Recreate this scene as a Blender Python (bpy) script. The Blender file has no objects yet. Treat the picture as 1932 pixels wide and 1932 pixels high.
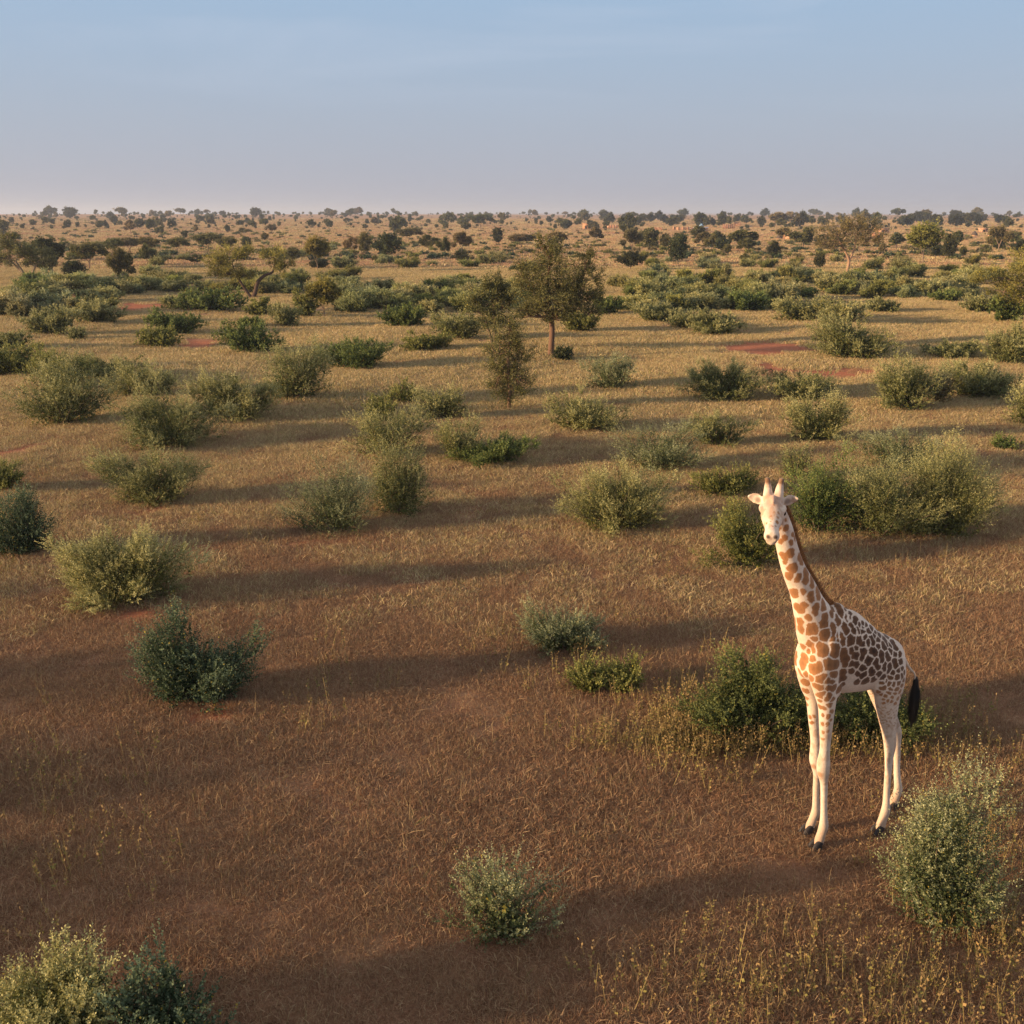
import bpy, math, random
import numpy as np
from mathutils import Vector, Matrix, noise
from mathutils.bvhtree import BVHTree

S = bpy.context.scene
COL = S.collection
R = math.radians

# ==== CAMERA ====================================================================
CAM_H = 7.3
PITCH = math.atan(563 / 1937.0)          # the horizon sits high in the picture
cd = bpy.data.cameras.new('camera'); cam = bpy.data.objects.new('camera', cd); COL.objects.link(cam)
cam.location = (0, 0, CAM_H); cam.rotation_euler = (math.pi / 2 - PITCH, 0, 0)
cd.sensor_width = 36; cd.lens = 36 * 1937 / 1932.0
cd.clip_start = 0.1; cd.clip_end = 30000
S.camera = cam

# ==== SKY, SUN, EXPOSURE ========================================================
SUN_EL = R(9.5)
SUN_PHI = R(15)                            # light travels towards +x, a little away from the camera
w = bpy.data.worlds.new('World'); S.world = w; w.use_nodes = True
nt = w.node_tree; N = nt.nodes; L = nt.links
bg = N['Background']
sky = N.new('ShaderNodeTexSky'); sky.sky_type = 'NISHITA'; sky.sun_disc = False
sky.sun_elevation = SUN_EL
sdir = Vector((-math.cos(SUN_PHI) * math.cos(SUN_EL), -math.sin(SUN_PHI) * math.cos(SUN_EL), math.sin(SUN_EL)))
sky.sun_rotation = math.atan2(sdir.x, sdir.y)
sky.air_density = 1.0; sky.dust_density = 1.5; sky.ozone_density = 1.5; sky.altitude = 200
tc = N.new('ShaderNodeTexCoord'); sep = N.new('ShaderNodeSeparateXYZ'); L.new(tc.outputs['Generated'], sep.inputs[0])
ramp = N.new('ShaderNodeValToRGB'); L.new(sep.outputs['Z'], ramp.inputs[0])
cr = ramp.color_ramp
stops = [(0.0, (0.395, 0.405, 0.480)), (0.03, (0.385, 0.41, 0.495)), (0.08, (0.375, 0.435, 0.54)), (0.13, (0.355, 0.455, 0.595)), (0.19, (0.325, 0.465, 0.645)), (0.5, (0.50, 0.54, 0.61)), (1.0, (0.56, 0.57, 0.60))]  # upper stops, above the view, brightened and greyed as added fill for the shadows
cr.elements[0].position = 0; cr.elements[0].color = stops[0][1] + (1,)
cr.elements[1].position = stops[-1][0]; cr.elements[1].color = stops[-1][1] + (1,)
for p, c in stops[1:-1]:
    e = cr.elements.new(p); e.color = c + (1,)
# thin cirrus streaks
mp = N.new('ShaderNodeMapping'); mp.inputs['Scale'].default_value = (1.3, 2.0, 9.0); mp.inputs['Rotation'].default_value = (0, R(9), R(20))
L.new(tc.outputs['Generated'], mp.inputs[0])
nz = N.new('ShaderNodeTexNoise'); nz.inputs['Scale'].default_value = 1.9; nz.inputs['Detail'].default_value = 7; nz.inputs['Roughness'].default_value = 0.55; nz.inputs['Distortion'].default_value = 0.6
L.new(mp.outputs[0], nz.inputs['Vector'])
mr = N.new('ShaderNodeMapRange'); mr.inputs['From Min'].default_value = 0.50; mr.inputs['From Max'].default_value = 0.78; mr.inputs['To Max'].default_value = 0.65
L.new(nz.outputs['Fac'], mr.inputs['Value'])
hi = N.new('ShaderNodeMapRange'); hi.inputs['From Min'].default_value = 0.07; hi.inputs['From Max'].default_value = 0.17
L.new(sep.outputs['Z'], hi.inputs['Value'])
ml = N.new('ShaderNodeMath'); ml.operation = 'MULTIPLY'; L.new(mr.outputs[0], ml.inputs[0]); L.new(hi.outputs[0], ml.inputs[1])
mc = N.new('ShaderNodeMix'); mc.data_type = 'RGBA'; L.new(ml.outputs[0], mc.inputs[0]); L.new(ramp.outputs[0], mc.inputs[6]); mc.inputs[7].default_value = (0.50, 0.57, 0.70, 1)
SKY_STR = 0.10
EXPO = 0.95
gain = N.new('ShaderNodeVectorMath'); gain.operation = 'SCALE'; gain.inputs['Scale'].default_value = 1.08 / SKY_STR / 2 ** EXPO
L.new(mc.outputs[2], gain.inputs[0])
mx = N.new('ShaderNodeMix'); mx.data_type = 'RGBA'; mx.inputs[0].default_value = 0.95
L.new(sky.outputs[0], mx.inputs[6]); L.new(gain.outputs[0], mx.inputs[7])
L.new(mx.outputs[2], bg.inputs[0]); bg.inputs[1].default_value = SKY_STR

sd = bpy.data.lights.new('sun', 'SUN'); sun = bpy.data.objects.new('sun', sd); COL.objects.link(sun)
sd.energy = 4.7; sd.angle = R(1.8); sd.color = (1.0, 0.70, 0.40)
sun.rotation_euler = sdir.to_track_quat('Z', 'Y').to_euler()
sun.location = (0, 0, 60)
S.view_settings.view_transform = 'Standard'; S.view_settings.look = 'None'
S.view_settings.exposure = EXPO; S.view_settings.gamma = 1.0
S.cycles.max_bounces = 4; S.cycles.diffuse_bounces = 2; S.cycles.glossy_bounces = 1
S.cycles.transmission_bounces = 2; S.cycles.transparent_max_bounces = 4; S.cycles.volume_bounces = 0
S.cycles.caustics_reflective = False; S.cycles.caustics_refractive = False

# ==== HELPERS ===================================================================
rng = np.random.default_rng(7)

def tag(o, label=None, cat=None, group=None, kind=None):
    if label: o['label'] = label
    if cat: o['category'] = cat
    if group: o['group'] = group
    if kind: o['kind'] = kind
    return o

def empty(name, loc, rz=0.0):
    o = bpy.data.objects.new(name, None); COL.objects.link(o)
    o.location = loc; o.rotation_euler = (0, 0, rz); o.empty_display_size = 0.3
    return o

def mesh_np(name, verts, faces, mat=None, parent=None, col=None, smooth=False, link=True):
    """verts (n,3), faces (m,k) all with k corners; col (m,3) one colour per face"""
    verts = np.asarray(verts, np.float32); faces = np.asarray(faces, np.int32)
    me = bpy.data.meshes.new(name)
    n, (m, k) = len(verts), faces.shape
    me.vertices.add(n); me.vertices.foreach_set('co', verts.ravel())
    me.loops.add(m * k); me.loops.foreach_set('vertex_index', faces.ravel())
    me.polygons.add(m); me.polygons.foreach_set('loop_start', np.arange(m, dtype=np.int32) * k)
    if smooth: me.polygons.foreach_set('use_smooth', np.ones(m, bool))
    me.update(calc_edges=True)
    if col is not None:
        a = me.color_attributes.new('tone', 'FLOAT_COLOR', 'CORNER')
        c = np.ones((m, k, 4), np.float32); c[:, :, :3] = np.asarray(col, np.float32)[:, None, :]
        a.data.foreach_set('color', c.ravel())
    if mat: me.materials.append(mat)
    if not link: return me
    o = bpy.data.objects.new(name, me); COL.objects.link(o)
    if parent: o.parent = parent
    return o

class Geo:
    """collects quads"""
    def __init__(s): s.v = []; s.f = []; s.c = []; s.n = 0
    def add(s, v, f, c=None):
        v = np.asarray(v, float); f = np.asarray(f, int)
        s.v.append(v); s.f.append(f + s.n); s.n += len(v)
        if c is not None: s.c.append(np.asarray(c, float))
    def obj(s, name, mat=None, parent=None, smooth=False, link=True):
        return mesh_np(name, np.concatenate(s.v), np.concatenate(s.f), mat, parent, np.concatenate(s.c) if s.c else None, smooth, link)

def loft(pts, ra, rb, side=(0, 1, 0), n=16, cap=True, twist=0):
    """tube of elliptical rings: ra in the bending plane, rb along side; quads only"""
    pts = np.asarray(pts, float); m = len(pts); side = np.asarray(side, float)
    ra = np.broadcast_to(ra, m); rb = np.broadcast_to(rb, m)
    V = []; tt = np.gradient(pts, axis=0)
    th = np.arange(n) * 2 * math.pi / n
    for i in range(m):
        t = tt[i] / (np.linalg.norm(tt[i]) + 1e-9)
        b = side - t * (side @ t); b /= np.linalg.norm(b) + 1e-9
        a = np.cross(t, b)
        V.append(pts[i] + np.outer(np.cos(th) * ra[i], a) + np.outer(np.sin(th) * rb[i], b))
    V = np.concatenate(V); F = []
    for i in range(m - 1):
        for j in range(n):
            k = (j + 1) % n
            F.append((i * n + j, i * n + k, (i + 1) * n + k, (i + 1) * n + j))
    if cap:
        for base, rev in ((0, 1), ((m - 1) * n, 0)):
            for j in range(0, n // 2 - 1):
                q = (base + j, base + j + 1, base + n - 2 - j, base + n - 1 - j)
                F.append(q[::-1] if rev else q)
    return V, np.array(F)

def spline(pts, k=6):
    """Catmull-Rom through rows (any number of columns)"""
    P = np.asarray(pts, float); P = np.vstack([2 * P[0] - P[1], P, 2 * P[-1] - P[-2]])
    out = []
    for i in range(1, len(P) - 2):
        for u in np.arange(k) / k:
            a, b, c, d = P[i - 1], P[i], P[i + 1], P[i + 2]
            out.append(0.5 * (2 * b + (c - a) * u + (2 * a - 5 * b + 4 * c - d) * u * u + (3 * b - a - 3 * c + d) * u ** 3))
    out.append(P[-2]); return np.array(out)

def mat(name, color=(.5, .5, .5), rough=0.9, spec=0.15):
    m = bpy.data.materials.new(name); m.use_nodes = True
    p = m.node_tree.nodes['Principled BSDF']
    p.inputs['Base Color'].default_value = (*color, 1); p.inputs['Roughness'].default_value = rough
    p.inputs['Specular IOR Level'].default_value = spec
    return m

def px_ray(px, py):
    u = (px - 966) / 1937.0; v = -(py - 966) / 1937.0
    c, s = math.cos(PITCH), math.sin(PITCH)
    return np.array([u, c + v * s, -s + v * c])
# ==== GIRAFFE ===================================================================
GP = np.array([3.66, 10.85]); GA = R(21.7)

def remesh(name, geo, voxel, smooth_it=5):
    tmp = geo.obj(name + '_tmp')
    md = tmp.modifiers.new('r', 'REMESH'); md.mode = 'VOXEL'; md.voxel_size = voxel
    sm = tmp.modifiers.new('s', 'SMOOTH'); sm.factor = 0.5; sm.iterations = smooth_it
    dg = bpy.context.evaluated_depsgraph_get(); dg.update()
    me = bpy.data.meshes.new_from_object(tmp.evaluated_get(dg))
    bpy.data.objects.remove(tmp, do_unlink=True)
    me.name = name
    me.polygons.foreach_set('use_smooth', np.ones(len(me.polygons), bool))
    return me

def seg(rows, k=4, side=(0, 1, 0), n=20):
    """rows: x, y, z, ra, rb"""
    P = spline(rows, k)
    return loft(P[:, :3], P[:, 3], P[:, 4], side, n)

HEAD_O = np.array([-0.955, 0.008, 4.335])            # back of the skull
hd = R(17)
HA = np.array([-0.598 * math.cos(hd), -0.80 * math.cos(hd), -math.sin(hd)])  # towards the muzzle
HC = np.array([0.80, -0.598, 0.0]); HA = HA + HC * .035; HA /= np.linalg.norm(HA); HC = HC - HA * (HC @ HA); HC /= np.linalg.norm(HC)                                              # the camera's right
HB = np.cross(HC, HA); HB = HB if HB[2] > 0 else -HB

def hp(a, b, c): return HEAD_O + HA * a * .94 + HB * b + HC * c

def head_rows(rows, k=4, n=20):
    P = spline([(*hp(a, b, 0), rb, rc) for a, b, rb, rc in rows], k)
    return loft(P[:, :3], P[:, 3], P[:, 4], HC, n)

def blob(c, r, axes=None, n=12):
    """ellipsoid of quads as a loft"""
    c = np.array(c, float); ax = np.eye(3) if axes is None else np.array(axes)
    t = np.linspace(-1, 1, 9); t = np.sin(t * math.pi / 2) * 0.995
    pts = np.array([c + ax[2] * (r[2] * q) for q in t]); s = np.sqrt(1 - t * t)
    return loft(pts, s * r[0], s * r[1], ax[1], n)

def build_giraffe():
    g = Geo()
    # trunk
    g.add(*seg([(-.40, 0, 2.46, .17, .10), (-.33, 0, 2.46, .29, .17), (-.2, 0, 2.5, .42, .215), (0, 0, 2.50, .51, .25), (.25, 0, 2.39, .465, .275), (.5, 0, 2.30, .385, .285), (.72, 0, 2.255, .315, .25), (.86, 0, 2.22, .25, .19), (.95, 0, 2.19, .18, .14), (1.0, 0, 2.17, .09, .08)], n=28))
    # neck
    g.add(*seg([(.0, 0, 2.56, .38, .22), (-.22, 0, 2.82, .285, .18), (-.36, 0, 3.07, .20, .145), (-.475, .0, 3.31, .158, .125), (-.62, .0, 3.56, .134, .108), (-.725, .0, 3.81, .120, .098), (-.80, .0, 4.03, .112, .092), (-.88, .0, 4.19, .108, .088), (-.935, .0, 4.29, .09, .08)], n=24))
    # head
    g.add(*head_rows([(-.06, 0, .05, .05), (-.02, 0, .095, .09), (.06, .0, .122, .113), (.15, -.005, .122, .125), (.24, -.02, .108, .115), (.33, -.035, .09, .095), (.41, -.045, .075, .074), (.48, -.05, .072, .073), (.54, -.055, .074, .080), (.585, -.06, .066, .076), (.615, -.065, .042, .052)], n=24))
    g.add(*blob(hp(.54, -.112, 0), (.055, .062, .066), (HB, HC, HA)))              # chin and lower lip
    g.add(*blob(hp(.28, -.11, 0), (.05, .075, .24), (HB, HC, HA)))               # jaw
    for q in (-1, 1):
        g.add(*blob(hp(.15, .035, q * .108), (.034, .036, .075), (HB, HC, HA)))  # brow over the eye
        g.add(*blob(hp(.575, -.03, q * .038), (.026, .026, .04), (HB, HC, HA)))   # nostril rims
        up = np.array([0.10, 0.12, .98]); up /= np.linalg.norm(up)
        b0 = hp(.05, .07, q * .050); b1 = hp(.03, .12, q * .060) + up * .08; b2 = b1 + up * .10 + HC * q * .012
        g.add(*seg([(*b0, .062, .060), (*b1, .042, .042), (*(b1 * .5 + b2 * .5), .031, .031), (*b2, .027, .027), (*(b2 + up * .012), .019, .019)], 4, HC, 14))
        # ear: a cupped leaf
        e0 = hp(.04, .03, q * .09); ed = HC * q * .93 + np.array([0, 0, .30]) - HA * .12; ed /= np.linalg.norm(ed)
        upv = np.cross(ed, HA); upv /= np.linalg.norm(upv)
        rows = []
        for u, wd in ((0, .026), (.2, .054), (.45, .068), (.7, .056), (.88, .032), (1, .012)):
            rows.append((*(e0 + ed * u * .185 - HA * .03 * math.sin(u * 3.14)), .011, wd))
        P = spline(rows, 4); g.add(*loft(P[:, :3], P[:, 3], P[:, 4], upv, 16))
    g.add(*blob(hp(.115, .125, 0), (.035, .032, .07), (HB, HC, HA)))             # middle bump
    # near fore leg (its left)
    Y = -.15
    g.add(*seg([(-.12, -.06, 2.88, .06, .03), (-.14, -.085, 2.76, .16, .08), (-.17, -.11, 2.62, .20, .11), (-.2, Y, 2.35, .205, .125), (-.15, Y, 2.08, .15, .105), (-.12, Y, 1.88, .105, .085), (-.105, Y, 1.62, .082, .068), (-.09, Y, 1.38, .066, .052), (-.09, Y, 1.25, .068, .058), (-.09, Y, 1.13, .082, .072), (-.08, Y, 1.02, .074, .066), (-.055, Y, .88, .048, .042), (-.03, Y, .62, .041, .037), (-.01, Y, .42, .045, .040), (0, Y, .29, .060, .052), (-.02, Y, .20, .056, .050), (-.045, Y, .10, .060, .056), (-.05, Y, .05, .058, .056)], n=20))
    Y = .15
    g.add(*seg([(-.12, .06, 2.88, .06, .03), (-.14, .085, 2.76, .16, .08), (-.17, .11, 2.6, .19, .11), (-.18, Y, 2.35, .19, .12), (-.13, Y, 2.05, .14, .10), (-.07, Y, 1.85, .10, .08), (-.03, Y, 1.55, .075, .06), (.02, Y, 1.26, .066, .054), (.04, Y, 1.03, .078, .068), (.06, Y, .92, .062, .056), (.08, Y, .80, .044, .040), (.09, Y, .6, .041, .037), (.11, Y, .38, .046, .040), (.115, Y, .27, .058, .050), (.08, Y, .17, .054, .048), (.05, Y, .09, .058, .054), (.045, Y, .05, .056, .054)], n=20))
    # hind legs
    Y = -.17
    g.add(*seg([(.74, -.06, 2.52, .08, .05), (.78, -.10, 2.38, .17, .12), (.74, -.14, 2.2, .225, .14), (.735, Y, 2.0, .20, .135), (.735, Y, 1.82, .165, .115), (.77, Y, 1.6, .125, .088), (.81, Y, 1.42, .098, .066), (.845, Y, 1.27, .088, .056), (.86, Y, 1.17, .078, .055), (.865, Y, 1.02, .055, .045), (.875, Y, .84, .044, .038), (.885, Y, .62, .041, .037), (.90, Y, .42, .044, .040), (.905, Y, .29, .060, .052), (.88, Y, .20, .056, .050), (.855, Y, .10, .060, .056), (.85, Y, .05, .058, .056)], n=20))
    Y = .18
    g.add(*seg([(.80, .10, 2.36, .18, .13), (.82, .14, 2.15, .20, .13), (.88, Y, 1.95, .20, .125), (.95, Y, 1.72, .15, .10), (1.07, Y, 1.45, .115, .078), (1.20, Y, 1.24, .09, .06), (1.27, Y, 1.10, .078, .055), (1.30, Y, .95, .055, .045), (1.33, Y, .75, .044, .038), (1.36, Y, .52, .042, .038), (1.40, Y, .34, .05, .044), (1.41, Y, .26, .060, .050), (1.385, Y, .18, .055, .050), (1.36, Y, .10, .060, .055), (1.355, Y, .05, .058, .055)], n=20))
    # stifle, flank fold, withers, elbow, sheath
    g.add(*blob((-.14, -.165, 2.48), (.14, .085, .30))); g.add(*blob((-.14, .165, 2.48), (.14, .085, .30)))
    g.add(*blob((.60, -.19, 2.08), (.13, .09, .17)))
    g.add(*blob((.66, .19, 2.08), (.13, .09, .17)))
    g.add(*blob((-.02, 0, 2.93), (.17, .08, .15)))
    g.add(*blob((-.05, -.17, 2.12), (.09, .07, .15)))
    g.add(*blob((-.05, .17, 2.12), (.09, .07, .15)))
    g.add(*blob((.50, 0, 1.96), (.10, .06, .06)))
    # tail
    g.add(*seg([(.96, -.02, 2.34, .05, .05), (1.06, -.02, 2.22, .030, .030), (1.16, -.02, 2.09, .018, .018), (1.255, -.02, 1.99, .014, .014), (1.28, -.02, 1.88, .014, .014)], n=10))
    me = remesh('giraffe', g, 0.0095, 5)
    return me

# coat: the patches traced from the animal, (x, y, radius); a tuple of triples is one patch
Z3 = [[(408,55,52),(365,150,45)],[(462,170,45)],[(550,110,42),(550,190,40)],[(615,190,36),(620,245,30)],[(320,225,25)],
[(415,335,52)],[(505,325,36)],[(603,350,36),(607,410,36)],[(680,310,33),(688,370,33)],[(765,375,30),(800,425,28)],[(785,345,16)],[(860,395,28)],[(932,428,26)],[(1005,492,20)],[(985,520,20)],
[(368,450,22),(378,500,22),(390,545,18)],[(450,485,40),(490,520,40),(530,465,36)],[(660,490,38),(645,555,34)],[(740,440,30),(745,495,30)],[(835,500,34),(835,560,34)],[(895,480,34),(925,550,38)],
[(580,600,36)],[(760,600,44),(745,660,46)],[(885,590,28),(895,640,36)],[(1030,550,28),(1030,595,24)],[(1085,610,26),(1085,655,26)],[(1000,590,26),(1003,640,18)],
[(480,650,40),(505,730,40)],[(600,735,66)],[(755,795,52)],[(640,835,26)],[(850,700,28),(850,770,28),(850,830,26)],[(970,680,32),(995,750,36)],[(1050,690,28),(1080,750,32)],[(900,800,22),(895,850,18)],[(930,800,24),(960,870,30)],
[(1105,720,20),(1120,750,18)],[(1138,680,18)],[(1180,758,26)],[(1180,715,16)],[(1240,740,20),(1255,770,18)],[(1175,668,18)],[(1215,690,16)],[(1275,722,22)],[(1310,702,20)],[(1300,800,20)],[(1355,785,26)],[(1330,745,14)],[(1380,738,24)],[(1310,765,12)],
[(600,895,32),(625,945,28)],[(573,955,18)],[(510,920,22)],[(700,920,36),(740,970,56)],[(880,930,46),(870,990,46)],[(970,990,34),(985,1060,38),(985,1110,24)],[(1045,840,40),(1040,890,34)],[(1050,960,34),(1090,1030,38)],[(1100,945,24)],[(1140,850,28),(1185,895,32)],[(1225,880,30)],[(1200,820,26)],[(1270,820,24),(1285,875,24)],
[(1290,975,44)],[(1180,960,34),(1165,1040,30)],[(1235,1070,42)],[(1340,915,24)],[(1340,850,22)],[(1410,920,28)],[(1375,1010,28),(1385,1070,26)],[(1320,1090,28),(1340,1140,26)],[(1440,1010,26),(1455,1060,24)],[(1410,840,26),(1440,890,20)],[(1430,805,22)],[(1475,795,24)],[(1460,748,16)],[(1500,880,24),(1530,940,26)],[(1475,900,22)],
[(530,1050,42),(515,1110,38)],[(440,1020,28),(430,1080,26)],[(470,1200,26),(495,1240,22)],[(615,1060,26)],[(630,1160,52),(690,1150,44)],[(800,1120,50),(870,1120,46)],[(558,1230,22)],[(600,1275,22)],[(700,1290,38),(735,1265,30)],[(855,1235,38)],[(945,1205,32),(940,1270,34)],[(1050,1120,34),(1100,1120,26)],[(1170,1165,30)],[(1275,1195,36)],[(1120,1215,24),(1180,1235,28)],[(1205,1300,32)],[(1290,1280,26)],[(1345,1225,22)],[(1110,1310,20)],[(1045,1180,24)],
[(530,1310,20),(560,1325,16)],[(660,1355,28),(705,1380,24)],[(790,1300,28),(835,1305,26)],[(800,1370,26),(850,1375,28)],[(940,1360,28),(905,1400,24)],[(540,1410,22)],[(550,1490,18)],[(700,1470,28),(735,1450,22)],[(790,1475,32)],[(700,1510,14)],[(850,1500,12)],[(560,1555,16)],[(700,1590,22),(745,1605,22)],[(805,1575,22)],[(830,1640,18)],[(740,1680,16)],[(785,1695,22)],[(825,1730,12)],[(590,1690,13)],[(635,1690,13)],[(612,1755,16)],[(725,1765,15)],[(780,1770,19)],[(735,1860,12)],[(790,1850,10)],[(730,1940,9)],
[(1530,1000,26)],[(1475,965,24)],[(1520,1090,28),(1540,1140,20)],[(1575,1010,18)],[(1590,1095,20)],[(1462,1140,26),(1460,1185,20)],[(1420,1120,20),(1405,1165,18)],[(1505,1210,20)],[(1560,1180,16)],[(1550,1270,24)],[(1395,1265,22)],[(1480,1268,24)],[(1460,1320,26)],[(1400,1370,26)],[(1515,1340,22)],[(1560,1320,18)],[(1605,1160,14)],[(1600,1245,16)],[(1630,1210,12)],[(1480,1385,20)],[(1430,1300,14)],[(1545,1400,18)],[(1600,1350,13)],[(1462,1430,17)],[(1530,1440,17)],[(1425,1470,15)],[(1380,1330,16)],[(1500,1480,14)],[(1560,1490,14)],[(1370,1450,11)],[(1440,1525,12)],[(1485,1530,12)],[(1400,1545,9)],[(1530,1545,11)],[(1350,1420,9)],[(1400,1505,11)],[(1580,1420,12)],[(1620,1300,11)],[(1590,1460,11)]]
Z2 = [[(905,1060,30)],[(1000,1045,52)],[(990,890,18)],[(1130,1160,36),(1160,1230,32)],[(1100,1290,36)],[(1220,1360,36),(1235,1410,34)],[(895,1290,42),(970,1235,46)],[(940,1530,52),(975,1600,42),(980,1680,28),(1075,1520,58),(1090,1460,48)],[(1250,1580,58),(1290,1650,52)],
[(840,930,16)],[(710,930,12)],[(790,760,9)],[(730,820,8)],[(780,620,8)],[(745,1010,10)],[(815,1010,9)],[(855,850,8)],[(870,760,7)],[(690,960,6)],[(640,950,6)]]

def coat(me, M):
    inv = M.inverted()
    vs = np.empty(len(me.vertices) * 3, np.float32); me.vertices.foreach_get('co', vs); vs = vs.reshape(-1, 3).astype(float)
    bv = BVHTree.FromPolygons([tuple(v) for v in vs], [tuple(p.vertices) for p in me.polygons])
    o = inv @ Vector((0, 0, CAM_H))
    C = []; Rr = []; I = []; k = 0
    for zs, (ox, oy, sc) in ((Z3, (1426.5, 1061.6, .1717)), (Z2, (1380, 889, .10303))):
        for patch in zs:
            for (x, y, r) in patch:
                d = Vector(px_ray(ox + x * sc, oy + y * sc)).normalized()
                hit, nn, _, dist = bv.ray_cast(o, (inv.to_3x3() @ d).normalized())
                if hit is None: continue
                cs = abs(nn.dot((inv.to_3x3() @ d).normalized()))
                C.append(tuple(hit)); Rr.append(r * sc / 1937 * dist * (1 + .35 * (1 - max(cs, .3)))); I.append(k)
            k += 1
    C = np.array(C); Rr = np.array(Rr); I = np.array(I)
    # the hidden side wears the same pattern mirrored, where no traced patch is near
    C2, R2, I2 = [], [], []
    for c, r, i in zip(C, Rr, I):
        m = c * (1, -1, 1); m[0] += .03
        if np.min(np.linalg.norm(C - m, axis=1) - Rr) > .05 and m[1] > 0.03:
            C2.append(m); R2.append(r * 1.05); I2.append(i + 1000)
    C = np.vstack([C, C2]); Rr = np.concatenate([Rr, R2]); I = np.concatenate([I, I2])
    # jitter
    jit = np.array([noise.noise_vector(Vector(v) * 9.0)[:] for v in vs]) * .016 + np.array([noise.noise_vector(Vector(v) * 34.0)[:] for v in vs]) * .0085 + np.array([noise.noise_vector(Vector(v) * 85.0)[:] for v in vs]) * .0045
    Q = vs + jit
    ids = np.unique(I); best = np.full(len(Q), 9.0); sec = np.full(len(Q), 9.0)
    for i in ids:
        d = np.full(len(Q), 9.0)
        for c, r in zip(C[I == i], Rr[I == i]):
            d = np.minimum(d, np.linalg.norm(Q - c, axis=1) - r)
        sec = np.where(d < best, best, np.minimum(sec, d)); best = np.minimum(best, d)
    z = vs[:, 2]
    gap = np.where(z > 2.9, .022, .0145)
    grow = np.where((z > 1.95) & (z < 2.95), .022, .011)             # tight net on the trunk, loose spots elsewhere
    m = np.clip((grow - best) / .007 + .5, 0, 1) * np.clip((sec - best - gap) / .007 + .5, 0, 1)
    # a few more patches behind the traced ones, on the crest and the rump that the eye meets edge-on
    # small freckles towards the hocks
    fr = np.array([noise.noise(Vector((v[0] * 40, v[1] * 40, v[2] * 55))) for v in vs])
    frm = np.clip((fr - .16) / .1, 0, 1) * np.clip((z - 1.30) / .2, 0, 1) * np.clip((1.85 - z) / .1, 0, 1) * (vs[:, 0] > .4) * .75
    m = np.maximum(m, frm)
    # faint marks on the lower legs, mottled face
    fz = np.array([noise.noise(Vector((v[0] * 22, v[1] * 22, v[2] * 15))) for v in vs])
    leg = np.clip((1.75 - z) / .15, 0, 1) * np.clip((z - .5) / .3, 0, 1) * np.clip((fz - .12) / .2, 0, 1) * .38
    face = np.clip((z - 3.95) / .1, 0, 1) * (((vs - HEAD_O) @ HA) > -.02) * np.clip((fz - .02) / .25, 0, 1) * .42
    m = np.maximum(m, np.maximum(leg, face))
    rel = np.clip((-best) / .05, 0, 1)
    cream = np.array((.62, .48, .37)); white = np.array((.73, .60, .49))
    edge = np.array((.35, .155, .060)); core = np.array((.050, .024, .015))
    # shade painted into the coat: flank and back patches darker than neck front and legs
    dark = np.clip((vs[:, 0] + .35) / .5, 0, 1) * np.clip((z - 1.9) / .3, 0, 1)
    br = edge + (core - edge) * np.clip(rel * .30 + .78 * dark, 0, 1)[:, None]
    big = np.array([noise.noise(Vector(v) * 3.0) for v in vs])
    base = cream + (white - cream) * np.clip(.5 + big, 0, 1)[:, None]
    col = base + (br - base) * m[:, None]
    # dusty shins, pinkish brow, dark tips of the horns, dark inside of the ears, nostrils
    hair = np.array([noise.noise(Vector((v[0] * 70, v[1] * 70, v[2] * 38))) for v in vs]); mot = np.array([noise.noise(Vector(v) * 7.0 + Vector((9, 3, 1))) for v in vs])
    col = col * (1 + .16 * hair + .13 * mot)[:, None]
    # dust gathered low on the belly, chest and shins
    bd = np.clip(.5 + mot, 0, 1) * np.clip((2.25 - z) / .5, 0, 1) * .28; col = col * (1 - bd[:, None]) + np.array((.46, .31, .20)) * bd[:, None]
    dust = np.clip((.42 - z) / .3, 0, 1)[:, None] * .55
    col = col * (1 - dust) + np.array((.40, .24, .14)) * dust
    def spot(c, r, colr, amt=1.0):
        nonlocal col
        d = np.linalg.norm((vs - c), axis=1)
        f = (np.clip((r - d) / (r * .5), 0, 1) * amt)[:, None]; col = col * (1 - f) + np.array(colr) * f
    spot(hp(.14, .13, 0), .13, (.42, .24, .17), .7); spot(hp(.30, .06, 0), .09, (.48, .29, .2), .45)
    for q in (-1, 1):
        up = np.array([0.10, 0.12, .98]); up /= np.linalg.norm(up)
        tip = hp(.03, .12, q * .060) + up * .19 + HC * q * .012
        spot(hp(.178, .0, q * .13), .046, (.045, .03, .025), .9)
        spot(hp(.02, .05, q * .155), .045, (.22, .16, .13), .8)
        spot(hp(.622, -.03, q * .040), .030, (.015, .012, .012), 1.0)
        spot(hp(.622, -.032, q * .040), .038, (.20, .13, .10), .45)
    tp = np.clip((z - (z.max() - .075)) / .03, 0, 1)[:, None] * .9; col = col * (1 - tp) + np.array((.16, .075, .035)) * tp
    spot(hp(.52, .02, 0), .05, (.62, .38, .28), .45)
    # knees worn brown
    spot(np.array((-.15, -.17, 1.02)), .05, (.40, .20, .10), .8); spot(np.array((.0, .12, .93)), .05, (.42, .2, .1), .8)
    a = me.color_attributes.new('tone', 'FLOAT_COLOR', 'POINT')
    c4 = np.ones((len(vs), 4), np.float32); c4[:, :3] = col; a.data.foreach_set('color', c4.ravel())

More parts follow.
